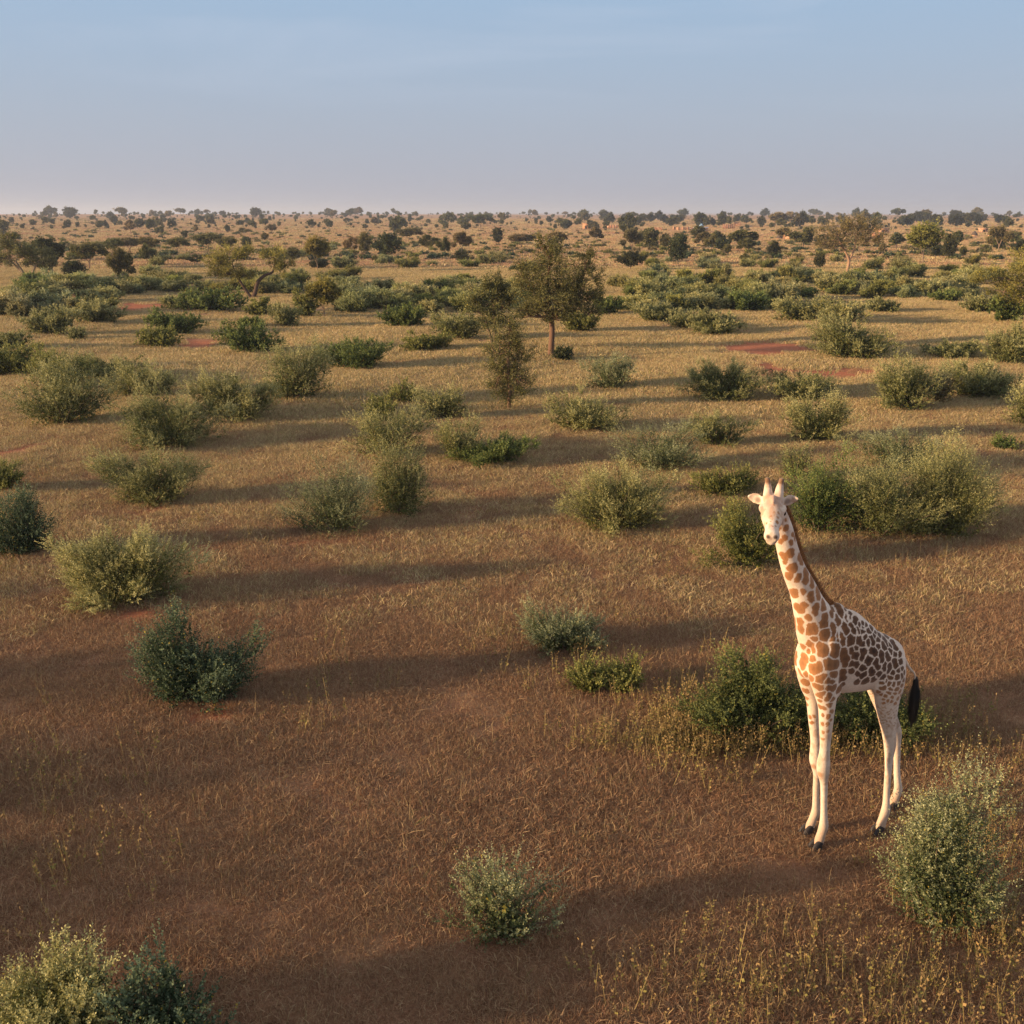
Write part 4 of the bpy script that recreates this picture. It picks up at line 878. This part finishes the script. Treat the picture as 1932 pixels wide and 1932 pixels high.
LT = [  # x, foot, width, top, kind, label
 (100, 520, 62, 446, 'column', 'tall dark tree standing behind the broad many-stemmed tree at the left'),
 (142, 527, 58, 492, 'round', 'low dark round tree right of the broad many-stemmed one'),
 (168, 508, 72, 457, 'umbrella', 'flat-topped tree between the many-stemmed tree and a small single-stemmed one'),
 (232, 536, 55, 470, 'open', 'small tree with one thin stem left of the fork-trunked tree'),
 (368, 503, 32, 480, 'umbrella', 'tiny flat tree alone on the golden grass left of the fork-trunked one'),
 (278, 502, 34, 462, 'open', 'slim open tree behind and right of the small single-stemmed tree'),
 (8, 472, 20, 458, 'round', 'dark round bush-like tree at the left edge below the red slope'),
 (212, 486, 50, 448, 'umbrella', 'first flat-topped tree of the row under the red slope'),
 (246, 478, 50, 447, 'umbrella', 'second flat-topped tree of the row under the red slope'),
 (285, 480, 42, 446, 'umbrella', 'flat-topped tree in the middle of the row under the red slope'),
 (335, 478, 46, 448, 'umbrella', 'flat tree with a paler trunk, fourth in the row under the red slope'),
 (392, 475, 66, 440, 'umbrella', 'widest flat-topped tree of the row under the red slope'),
 (428, 478, 40, 447, 'umbrella', 'darker flat tree at the right end of the row under the red slope'),
 (348, 450, 16, 434, 'column', 'small forked tree on the red slope above the row of flat trees'),
 (460, 445, 26, 430, 'umbrella', 'small flat tree on the red slope above the fork-trunked tree'),
 (466, 470, 26, 447, 'round', 'small dark tree right under the small flat one on the slope'),
 (500, 455, 20, 438, 'round', 'small dark tree on the slope right of the forked tree\'s crown'),
 (552, 492, 42, 465, 'round', 'dark round tree just right of the fork-trunked tree'),
 (600, 512, 52, 446, 'parasol', 'tree with a thin pale stem and airy top, behind a dark bush'),
 (603, 508, 52, 488, 'round', 'low dark round bush-tree at the foot of the airy thin-stemmed tree'),
 (613, 600, 66, 524, 'parasol', 'low parasol-shaped tree standing among the shrubs left of the centre'),
 (690, 482, 36, 437, 'round', 'dark tree with a short trunk left of the densest dark one'),
 (732, 492, 56, 440, 'round', 'densest dark round tree left of the centre'),
 (662, 480, 34, 446, 'open', 'pale thin tree left of the dark pair'),
 (709, 500, 14, 482, 'umbrella', 'very small tree at the foot of the densest dark one'),
 (770, 456, 56, 430, 'umbrella', 'dark flat-topped tree right of the dark pair'),
 (808, 478, 40, 444, 'umbrella', 'open tree with a thin trunk right of the dark flat-topped one'),
 (838, 486, 28, 448, 'open', 'slim leafless-looking tree left of the central crown'),
 (872, 480, 40, 436, 'open', 'mid-sized pale tree left of the central crown'),
 (872, 497, 34, 474, 'round', 'low bushy green tree beneath the mid-sized pale one'),
 (905, 432, 52, 404, 'umbrella', 'wide flat-topped tree on the horizon above the middle belt'),
 (940, 462, 26, 428, 'column', 'dark upright tree left above the central crown'),
 (985, 468, 60, 440, 'umbrella', 'broad hazy flat tree touching the top left of the central crown'),
 (1192, 478, 42, 430, 'open', 'yellowish tree with an open top right of the central crown'),
 (1190, 510, 52, 474, 'round', 'green bushy tree below the yellowish open-topped one'),
 (1278, 500, 50, 442, 'round', 'round olive tree with a short trunk between the centre and the acacia'),
 (1255, 470, 26, 440, 'column', 'narrow tree left of the round olive one'),
 (1345, 474, 30, 444, 'open', 'thin tree left of a very dark small round one'),
 (1373, 480, 24, 460, 'round', 'very dark small round tree on the open grass'),
 (1408, 478, 40, 450, 'open', 'open-crowned tree right of the very dark small round one'),
 (1458, 488, 34, 456, 'round', 'leafy green tree on a thin stem left of the acacia'),
 (1404, 500, 20, 478, 'umbrella', 'tiny tree below the open-crowned one left of the acacia'),
 (1545, 508, 28, 478, 'round', 'dark oval little tree left of the acacia\'s trunk'),
 (1514, 470, 60, 430, 'open', 'hazy tree touching the left side of the acacia\'s crown'),
 (1664, 484, 16, 458, 'open', 'thin leaning tree right of the acacia\'s trunk'),
 (1741, 499, 78, 420, 'parasol', 'large olive tree with a pale trunk right of the acacia'),
 (1764, 487, 34, 460, 'round', 'small tree tucked behind the large olive tree right of the acacia'),
 (1788, 492, 34, 442, 'round', 'green tree on a short stem right of the large olive one'),
 (1815, 486, 22, 464, 'round', 'small round-topped tree near the right side of the plain'),
 (1884, 476, 48, 424, 'open', 'pale-stemmed tree near the right edge on the plain'),
 (1926, 480, 46, 452, 'round', 'low wide dark tree at the right edge on the plain'),
]
def copy_tree(proto, loc, sx, sz, rz, label, group, q=(1, 1, 1)):
    cm, tm, W, H = proto
    root = empty('tree', loc, rz); root.scale = (sx, sx, sz); tag(root, label, 'tree', group)
    a = bpy.data.objects.new('crown', cm); COL.objects.link(a); a.parent = root; a.color = (*q, 1)
    b = bpy.data.objects.new('trunk', tm); COL.objects.link(b); b.parent = root

def build_listed_trees():
    P = tree_protos(); r = np.random.default_rng(77)
    for i, (px, base, wp, top, kind, label) in enumerate(LT):
        loc, H, W = tree_at(px, base, wp, top)
        pr = P[kind][int(r.integers(0, 4))]; q = r.uniform(.85, 1.2)
        copy_tree(pr, loc, W / pr[2] * 1.0, H / pr[3] * 1.0, r.choice([0, math.pi]) + r.uniform(-.5, .5), label, 'scattered trees on the plain', (q * r.uniform(.9, 1.15), q, q))

FAR = [  # x0, x1, foot y0, y1, count, height m, kinds, where, darkness
 (0, 640, 406, 416, 42, (3, 10), ('umbrella', 'round', 'open'), 'on the skyline of the left slope', 1.0),
 (640, 1240, 405.5, 416, 38, (3, 9), ('umbrella', 'open', 'round'), 'on the skyline above the middle', 1.0),
 (1240, 1932, 406, 416, 44, (4, 10), ('umbrella', 'round', 'open'), 'on the skyline above the village', 1.0),
 (0, 640, 418, 448, 18, (3.0, 5.5), ('round', 'umbrella', 'open'), 'scattered over the left red slope', 1.0),
 (640, 1200, 418, 448, 22, (4, 7.5), ('umbrella', 'round', 'open'), 'on the plain above the middle', 1.0),
 (1200, 1440, 418, 430, 26, (4.5, 7.5), ('round',), 'of the village\'s left grove', .7),
 (1700, 1905, 417, 432, 22, (5, 8), ('round',), 'of the village\'s right grove', .7),
 (1440, 1700, 418, 434, 10, (5, 8), ('open', 'round', 'umbrella'), 'behind the acacia', 1.0),
 (950, 1932, 456, 478, 18, (3, 5.5), ('open', 'umbrella', 'round'), 'on the plain below the village', 1.0),
]
def build_far_trees():
    P = tree_protos(True); r = np.random.default_rng(88)
    J = {}
    for k, L_ in P.items():
        for i, (cm, tm, W, H) in enumerate(L_):
            # crown and trunk too small to tell apart: one mesh with two materials
            n1 = len(cm.vertices); a = np.empty(n1 * 3, np.float32); cm.vertices.foreach_get('co', a); n2 = len(tm.vertices); b = np.empty(n2 * 3, np.float32); tm.vertices.foreach_get('co', b)
            f1 = np.empty(len(cm.loops), np.int32); cm.loops.foreach_get('vertex_index', f1); f2 = np.empty(len(tm.loops), np.int32); tm.loops.foreach_get('vertex_index', f2)
            c1 = np.empty(len(cm.loops) * 4, np.float32); cm.color_attributes['tone'].data.foreach_get('color', c1); c2 = np.empty(len(tm.loops) * 4, np.float32); tm.color_attributes['tone'].data.foreach_get('color', c2)
            col = np.concatenate([c1.reshape(-1, 4)[::4, :3], c2.reshape(-1, 4)[::4, :3]])
            me = mesh_np('far_tree', np.concatenate([a.reshape(-1, 3), b.reshape(-1, 3)]), np.concatenate([f1.reshape(-1, 4), f2.reshape(-1, 4) + n1]), LEAF, None, col, False, False)
            J.setdefault(k, []).append((me, W, H))
    names = {'round': 'round tree', 'umbrella': 'flat-topped tree', 'open': 'open-crowned tree', 'column': 'narrow tree', 'parasol': 'airy tree'}
    for (x0, x1, y0, y1, cnt, (h0, h1), kinds, where, dk) in FAR:
        pts = sorted([(r.uniform(x0, x1), y0 + (y1 - y0) * r.random() ** 1.2, kinds[int(r.integers(len(kinds)))]) for _ in range(cnt)])
        for k in set(kinds):
            sub = [p for p in pts if p[2] == k]
            for j, (px, py, _) in enumerate(sub):
                x, y, z, kk = ground_at(px, py)
                me, W, H = J[k][int(r.integers(0, 3))]; h = h0 + (h1 - h0) * r.random() ** 2.0; s = h / H
                o = bpy.data.objects.new('tree', me); COL.objects.link(o); o.location = (x, y, z - .05); o.rotation_euler = (0, 0, r.uniform(0, 6.28)); o.scale = (s * r.uniform(.9, 1.35),) * 2 + (s,)
                q = r.uniform(.8, 1.2) * dk; o.color = (q * r.uniform(.9, 1.1), q, q * r.uniform(.9, 1.1), 1)
                tag(o, nth(j, len(sub), names[k], where), 'tree', 'far trees')

def build_far_masses():
    """beyond what one could count: the open woodland at the skyline and the low scrub of the far plain"""
    r = np.random.default_rng(99); T = []
    for k, v in (('round', 0), ('umbrella', 1), ('open', 2), ('parasol', 1)):
        B, _ = TREE_SPECS[k]; T.append(foliage('far_crown', [(bx * 2.7, r.uniform(-.8, .8), bz * 5.6, rx * 2.8, ry * 2.8, rz * 6) for bx, by, bz, rx, ry, rz in B], 260, .5, 5, .42, ('treedark', 'tree', 'tree', 'treedark')[v], r, None, .34, .15, .5, False, hollow=.15, core=.5)[0])
    px = r.uniform(-60, 1990, 900); P = ground_batch(px, 405.3 + 30 * r.random(900) ** 2.2)
    scatter('skyline_woodland', P, .3 + .6 * r.random(len(P)) ** 2, T, 'thin line of small trees along the skyline', flat=True)
    px = r.uniform(-60, 1990, 2600); P = ground_batch(px, 408 + 84 * r.random(2600) ** 1.4)
    sh = [foliage('scrub', shrub_blobs(2.2, .8, 2.0, r, 5), 130, .3, 6, .22, p_, r, None, .34, .5, .4, False, core=.6)[0] for p_ in ('olive', 'tree', 'dark', 'dun')]
    scatter('far_scrub', P, r.uniform(.25, .95, len(P)), sh, 'low dark scrub dotted over the far plain', flat=True)

# ==== VILLAGE ===================================================================
def box(g, x0, x1, y0, y1, z0, z1, c=None):
    v = [(x, y, z) for z in (z0, z1) for y in (y0, y1) for x in (x0, x1)]
    f = [(0, 2, 3, 1), (4, 5, 7, 6), (0, 1, 5, 4), (2, 6, 7, 3), (0, 4, 6, 2), (1, 3, 7, 5)]
    g.add(v, f, None if c is None else np.tile(c, (6, 1)))

def build_village():
    mud = mat('mud_wall', (.50, .25, .13)); t = mud.node_tree; n = t.nodes; z = n.new('ShaderNodeTexNoise'); z.inputs['Scale'].default_value = 1.3; z.inputs['Detail'].default_value = 6
    g_ = n.new('ShaderNodeNewGeometry'); t.links.new(g_.outputs['Position'], z.inputs['Vector']); cr_ = n.new('ShaderNodeValToRGB'); cr_.color_ramp.elements[0].color = (.36, .16, .085, 1); cr_.color_ramp.elements[1].color = (.60, .36, .22, 1)
    cr_.color_ramp.elements[0].position = .35; cr_.color_ramp.elements[1].position = .65; t.links.new(z.outputs['Fac'], cr_.inputs[0]); t.links.new(cr_.outputs[0], n['Principled BSDF'].inputs['Base Color'])
    dark = mat('door_hole', (.03, .02, .015)); white = mat('white_paint', (.72, .72, .74)); blue = mat('blue_paint', (.25, .45, .72), .5); thatch = mat('thatch', (.10, .075, .06))
    for i, (px, py, wp, hp_, label) in enumerate((
        (1107, 432, 16, 9, 'small red mud house at the left end of the village'),
        (1155, 431, 26, 6, 'long low red mud wall at the left end of the village'),
        (1242, 435, 16, 5, 'low mud wall below the left dark grove'),
        (1293, 435, 48, 6, 'long low orange mud wall under the left dark grove'),
        (1375, 432, 24, 8, 'red mud house right of the long orange wall'),
        (1391, 428, 12, 8, 'small bright mud house behind the one right of the long wall'),
        (1495, 452, 26, 11, 'tall orange mud house between two dark huts'),
        (1667, 440, 22, 8, 'pale mud house right of the acacia'),
        (1660, 448, 12, 6, 'low mud house just below the pale one right of the acacia'),
        (1748, 434, 14, 6, 'small red mud house inside the right dark grove'),
        (1857, 438, 12, 6, 'lone red mud house near the right edge'))):
        x, y, zg, k = ground_at(px, py); W = wp * k / 1937; Hh = hp_ * k / 1937; D = max(3.0, min(W * .7, 6))
        wallish = 'wall' in label
        root = empty('mud_wall' if wallish else 'mud_house', (x, y, zg), math.radians((i * 37) % 30 - 12)); tag(root, label, 'mud wall' if wallish else 'house', 'mud buildings of the village')
        if wallish: D = .5
        g = Geo(); box(g, -W / 2, W / 2, 0, D, -.3, Hh)
        if not wallish:
            for (a, b, c_, d_) in ((-W / 2 - .1, W / 2 + .1, -.1, .15), (-W / 2 - .1, W / 2 + .1, D - .15, D + .1)): box(g, a, b, c_, d_, Hh - .04, Hh + .3)
        else:
            for q in np.linspace(-W / 2, W / 2 - .6, 6): box(g, q, q + .6, -.08, D + .08, -.2, Hh + .25)
        g.obj('wall', mud, root)
        if not wallish:
            g = Geo(); box(g, -W * .12 - .4, -W * .12 + .5, -.02, .1, 0, min(Hh * .7, 1.9)); g.obj('door', dark, root)
            g = Geo(); box(g, W * .22, W * .22 + .6, -.02, .1, Hh * .45, Hh * .45 + .5); g.obj('window', dark, root)
    # the house with white and blue paint
    x, y, zg, k = ground_at(1322, 438); root = empty('house', (x, y, zg), .08); tag(root, 'red house with a white parapet and a blue gable above the village trees', 'house')
    W = 27 * k / 1937; Hh = 7 * k / 1937
    g = Geo(); box(g, -W / 2, W / 2, 0, 6, -.3, Hh); g.obj('wall', mud, root)
    g = Geo(); box(g, -W / 2 - .15, W / 2 + .15, -.2, .3, Hh, Hh + .5); g.obj('parapet', white, root)
    g = Geo(); box(g, -.5, .9, -.35, .4, Hh + .5, Hh + 1.2); box(g, -.1, .5, -.3, .35, Hh + 1.2, Hh + 1.7); g.obj('gable', blue, root)
    g = Geo(); box(g, -.5, .5, -.03, .1, 0, 1.9); g.obj('door', dark, root)
    for (a, lab) in ((1470, 'dark domed thatched hut left of the tall orange mud house'), (1513, 'dark pointed thatched hut right of the tall orange mud house'), (1480, 'smaller dark hut between the domed hut and the tall orange house'), (1838, 'dark pointed hut on the far field below the right grove'), (1869, 'pointed thatched hut left of the lone red mud house')):
        x, y, zg, k = ground_at(a if a < 1800 else a, 452 if a < 1800 else 446); root = empty('hut', (x, y, zg)); tag(root, lab, 'hut', 'thatched huts of the village')
        rr = (6 if a != 1480 else 4) * k / 1937; P = [(0, 0, -.2, rr * .8), (0, 0, rr * .6, rr * .8)]; P = np.array(P)
        g = Geo(); g.add(*loft(P[:, :3], P[:, 3], P[:, 3], (0, 1, 0), 16, False)); g.obj('wall', mud, root, True)
        P = spline([(0, 0, rr * .45, rr * 1.05), (0, 0, rr * .95, rr * .75), (0, 0, rr * 1.4, rr * .38), (0, 0, rr * 1.7, .03)], 4)
        g = Geo(); g.add(*loft(P[:, :3], P[:, 3], P[:, 3], (0, 1, 0), 18)); g.obj('roof', thatch, root, True)

# ==== DRY GRASS AND WEEDS =======================================================
def tuft_mesh(name, r, rad, n, h, wd, cols, lie=.5, curl=.35):
    a = r.uniform(0, 6.28, n); q = rad * np.sqrt(r.random(n)); base = np.stack([np.cos(a) * q, np.sin(a) * q, np.full(n, -.02)], 1)
    hd_ = r.uniform(0, 6.28, n); lean = np.abs(r.normal(0, lie, n)); L_ = h * r.lognormal(0, .26, n)
    d = np.stack([np.cos(hd_) * np.sin(lean), np.sin(hd_) * np.sin(lean), np.cos(lean)], 1); d[:, 2] = np.abs(d[:, 2])
    bend = np.stack([np.cos(hd_), np.sin(hd_), -.3 * np.ones(n)], 1) * (curl * r.random(n))[:, None]
    w_ = unit(np.cross(d, r.normal(0, 1, (n, 3)))) * (wd * r.uniform(.6, 1.3, n))[:, None]
    p1 = base + d * (L_ * .5)[:, None]; p2 = base + d * L_[:, None] + bend * (L_ * .6)[:, None]
    V = np.stack([base - w_, base + w_, p1 + w_ * .8, p1 - w_ * .8, p2 + w_ * .25, p2 - w_ * .25], 1).reshape(-1, 3)
    V[:, 2] = np.maximum(V[:, 2], -.03)
    k = np.arange(n)[:, None] * 6; F = np.concatenate([k + (0, 1, 2, 3), k + (3, 2, 4, 5)])
    c = np.array(cols)[r.integers(0, len(cols), n)] * r.uniform(.78, 1.15, (n, 1)); return mesh_np(name, V, F, STRAW, None, np.concatenate([c, c]), link=False)

def weed_mesh(name, r, n, h, pal, seedc):
    """upright dry herbs: thin stalks with small leaves and seed heads"""
    base = np.stack([r.normal(0, .16, n), r.normal(0, .16, n), np.full(n, -.02)], 1); d = unit(np.stack([r.normal(0, .2, n), r.normal(0, .2, n), np.ones(n)], 1)); L_ = h * r.uniform(.55, 1.15, n)
    w_ = unit(np.cross(d, r.normal(0, 1, (n, 3)))) * .004
    p2 = base + d * L_[:, None]; V = np.stack([base - w_, base + w_, p2 + w_ * .5, p2 - w_ * .5], 1).reshape(-1, 3); F = np.arange(len(V)).reshape(-1, 4)
    c = np.tile((.30, .22, .09), (n, 1)) * r.uniform(.7, 1.2, (n, 1))
    V2, F2, T = shoots(r, base + d * (L_ * .35)[:, None], d, L_ * .6, 9, .045, .3, np.full(n, .5))
    c2 = np.where((T > .45)[:, None], np.array(seedc), np.array(pal)) * r.uniform(.7, 1.3, (len(T), 1))
    return mesh_np(name, np.concatenate([V, V2]), np.concatenate([F, F2 + len(V)]), STRAW, None, np.concatenate([c, c2]), link=False)

def scatter(name, pts, scl, meshes, kind_label, flat=False):
    """one object: points that carry copies of the tufts"""
    pts = np.asarray(pts, np.float32); me = bpy.data.meshes.new(name); me.vertices.add(len(pts)); me.vertices.foreach_set('co', pts.ravel())
    a = me.attributes.new('size', 'FLOAT', 'POINT'); a.data.foreach_set('value', np.asarray(scl, np.float32))
    o = bpy.data.objects.new(name, me); COL.objects.link(o); tag(o, kind_label, name.replace('_', ' '), kind='stuff')
    ng = bpy.data.node_groups.new(name, 'GeometryNodeTree'); ng.interface.new_socket('Geometry', in_out='INPUT', socket_type='NodeSocketGeometry'); ng.interface.new_socket('Geometry', in_out='OUTPUT', socket_type='NodeSocketGeometry')
    n, l = ng.nodes, ng.links; gi = n.new('NodeGroupInput'); go = n.new('NodeGroupOutput'); ins = n.new('GeometryNodeInstanceOnPoints'); jn = n.new('GeometryNodeGeometryToInstance')
    for m_ in meshes[::-1]:
        ob = bpy.data.objects.new(m_.name, m_); oi = n.new('GeometryNodeObjectInfo'); oi.inputs['Object'].default_value = ob; l.new(oi.outputs['Geometry'], jn.inputs[0])
    l.new(gi.outputs[0], ins.inputs['Points']); l.new(jn.outputs[0], ins.inputs['Instance']); ins.inputs['Pick Instance'].default_value = True
    ri = n.new('FunctionNodeRandomValue'); ri.data_type = 'INT'; ri.inputs['Min'].default_value = 0; ri.inputs['Max'].default_value = len(meshes) - 1
    i_out = [s for s in ri.outputs if s.enabled and s.type == 'INT'][0]
    for s in ri.inputs:
        if s.type == 'INT' and s.name == 'Max': s.default_value = len(meshes) - 1
        if s.type == 'INT' and s.name == 'Min': s.default_value = 0
    l.new(i_out, ins.inputs['Instance Index'])
    rr = n.new('FunctionNodeRandomValue'); rr.data_type = 'FLOAT_VECTOR'; rr.inputs[0].default_value = (-.06, -.06, 0); rr.inputs[1].default_value = (.06, .06, 6.283); rr.inputs['Seed'].default_value = 5
    l.new(rr.outputs[0], ins.inputs['Rotation'])
    na = n.new('GeometryNodeInputNamedAttribute'); na.data_type = 'FLOAT'; na.inputs['Name'].default_value = 'size'; l.new(na.outputs[0], ins.inputs['Scale'])
    l.new(ins.outputs[0], go.inputs[0]); md = o.modifiers.new('scatter', 'NODES'); md.node_group = ng
    return o

def fan_points(r, y0, y1, dens, margin):
    """random points of the plain in front of the camera, dens(distance) per square metre"""
    out = []; ys = np.geomspace(y0, y1, 40)
    for a, b in zip(ys[:-1], ys[1:]):
        hw = b * .52 + margin; n = int(dens((a + b) / 2) * (b - a) * 2 * hw); x = r.uniform(-hw, hw, n); y = r.uniform(a, b, n); out.append(np.stack([x, y], 1))
    return np.concatenate(out)

def lumps(x, y, s, o=0.0):
    return .5 + .25 * (np.sin(x * s + 1.7 * np.sin(y * s * .8 + o)) + np.sin(y * s * 1.3 + o + 1.4 * np.sin(x * s * .7 + 2)))

def build_grass():
    r = np.random.default_rng(5)
    RED = [(.31, .165, .092), (.37, .215, .122), (.45, .29, .165), (.22, .112, .062), (.33, .185, .105), (.50, .35, .195)]
    GOLD = [(.64, .48, .25), (.72, .56, .32), (.54, .39, .20), (.44, .30, .15), (.48, .42, .18), (.68, .53, .29)]
    GREEN = [(.16, .16, .045), (.24, .21, .06), (.33, .27, .09)]
    near = [tuft_mesh('tuft', r, .46, 900, .066, .0029, RED, 1.15, .9) for _ in range(6)] + [tuft_mesh('tuft', r, .42, 480, .085, .0026, RED, .85, .7) for _ in range(2)] + [tuft_mesh('tuft', r, .36, 45, .15, .0020, GOLD[2:4] + RED[:2] + GREEN[:1], .5)] 
    P = fan_points(r, 5.5, 55, lambda d: 14.0 if d < 20 else 12.0 * max(.12, 1 - (d - 20) / 40), 7)
    keep = r.random(len(P)) > bare_at(P[:, 0], P[:, 1]) * .9; P = P[keep]
    z = terr(P[:, 0], P[:, 1]); scatter('dry_grass', np.column_stack([P, z]), r.uniform(.8, 1.25, len(P)) * (.85 + .3 * lumps(P[:, 0], P[:, 1], .9)), near, 'dry reddish brown grass covering the foreground')
    finem = [tuft_mesh('tuft', r, .5, 520, .095, .0042, GOLD + RED[1:3] + GREEN[1:2], .85, .7) for _ in range(5)]
    P = fan_points(r, 17, 52, lambda d: 6.5 * min(1, (d - 14) / 18), 8); P = P[r.random(len(P)) > bare_at(P[:, 0], P[:, 1])]
    scatter('fine_grass', np.column_stack([P, terr(P[:, 0], P[:, 1])]), r.uniform(.8, 1.25, len(P)), finem, 'fine straw-coloured grass between the foreground and the middle distance')
    midm = [tuft_mesh('tuft', r, .85, 520, .13, .008, GOLD + RED[1:3] + GREEN[1:], .75, .6) for _ in range(6)]
    P = fan_points(r, 36, 150, lambda d: 3.0 * min(1, (d - 30) / 20) if d < 60 else 2.2, 8)
    keep = r.random(len(P)) > bare_at(P[:, 0], P[:, 1]) * 1.1; P = P[keep]
    z = terr(P[:, 0], P[:, 1]); scatter('golden_grass', np.column_stack([P, z]), r.uniform(.75, 1.3, len(P)) * (.7 + .6 * lumps(P[:, 0], P[:, 1], .35)), midm, 'golden dry grass covering the middle distance')
    farm = [tuft_mesh('tuft', r, 3.0, 420, .17, .028, GOLD + GREEN[:1], 1.0, .6) for _ in range(3)] + [tuft_mesh('tuft', r, 3.0, 420, .15, .028, [(.50, .28, .165), (.44, .24, .14), (.56, .36, .22), (.24, .20, .10)], 1.0, .6) for _ in range(4)]
    P = fan_points(r, 145, 900, lambda d: .22 if d < 300 else .06, 20)
    z = terr(P[:, 0], P[:, 1]); scatter('far_grass', np.column_stack([P, z]), r.uniform(.7, 1.3, len(P)) * (1 + P[:, 1] / 1200), farm, 'far dry grass covering the plain up to the skyline')
    # green and yellow herbs standing out of the grass
    herbs = [weed_mesh('herb', r, 6, .42, (.20, .17, .05), (.30, .20, .085)) for _ in range(4)]
    P = fan_points(r, 7, 34, lambda d: .8, 4); lum = lumps(P[:, 0], P[:, 1], .5, 2.0); keep = (r.random(len(P)) < np.clip(lum * 1.5 - .6, .05, 1)); P = P[keep]
    # thicker in the bottom right corner and round the giraffe's shrub
    ex = []
    for (px, py, sx, sy, k) in ((1720, 1890, 220, 55, 60), (1500, 1830, 160, 70, 16), (1400, 1408, 140, 12, 260), (1310, 1370, 60, 40, 90), (1420, 1350, 120, 40, 110), (1780, 1400, 80, 30, 50), (1880, 1650, 70, 120, 50), (120, 1560, 120, 90, 24), (940, 1200, 40, 30, 8), (600, 1290, 60, 40, 6)):
        for _ in range(k):
            x, y, z_, kk = ground_at(px + r.normal(0, sx), min(1990, py + r.normal(0, sy))); ex.append((x, y))
    P = np.vstack([P, np.array(ex)]); z = terr(P[:, 0], P[:, 1])
    scatter('herbs', np.column_stack([P, z]), r.uniform(.55, 1.25, len(P)), herbs, 'thin yellowing herbs with seed heads standing in the dry grass')

# ==== PLANTS JUST OUTSIDE THE PICTURE (their long shadows fall across the foreground) ====
def build_outside():
    r = np.random.default_rng(31)
    for i, (x, y, W, H, pal) in enumerate(((-16, 5.8, 3.4, 2.3, 'sage'), (-14.5, 7.6, 3.0, 2.2, 'olive'), (-19, 3.3, 3.6, 2.6, 'sage'), (-15.5, 9.8, 3.0, 2.2, 'olive'), (-18, 12.5, 3.2, 2.4, 'sage'), (-24, 4.6, 4.0, 3.2, 'green'), (-21, 16.5, 3.0, 2.2, 'sage'))):
        root = empty('shrub', (x, y, -.02)); tag(root, ['tall grey shrub', 'olive shrub', 'wide shrub', 'low olive shrub', 'round grey shrub', 'high green shrub', 'far grey shrub'][i] + ' standing beyond the left edge, shading the foreground', 'shrub', 'shrubs dotted over the dry grass')
        make_shrub(W, H, pal, r, 700, .11, .4, 9, None, root, .4, .6, .34)

# ==== HAZE ======================================================================
def build_haze():
    g = Geo(); box(g, -9500, 9500, -9500, 9500, -6, 46); m = bpy.data.materials.new('haze_air'); m.use_nodes = True; t = m.node_tree
    t.nodes.remove(t.nodes['Principled BSDF']); v = t.nodes.new('ShaderNodeVolumePrincipled'); v.inputs['Color'].default_value = (.74, .81, .97, 1); v.inputs['Density'].default_value = HAZE; v.inputs['Anisotropy'].default_value = .2
    t.links.new(v.outputs[0], t.nodes['Material Output'].inputs['Volume'])
    o = g.obj('haze', m); tag(o, kind='stuff')
HAZE = 0.00026

build_ground()
build_village()
build_hero_trees()
build_listed_trees()
build_far_trees()
build_far_masses()
build_near_shrubs()
build_belts()
build_outside()
giraffe()
build_grass()
build_haze()
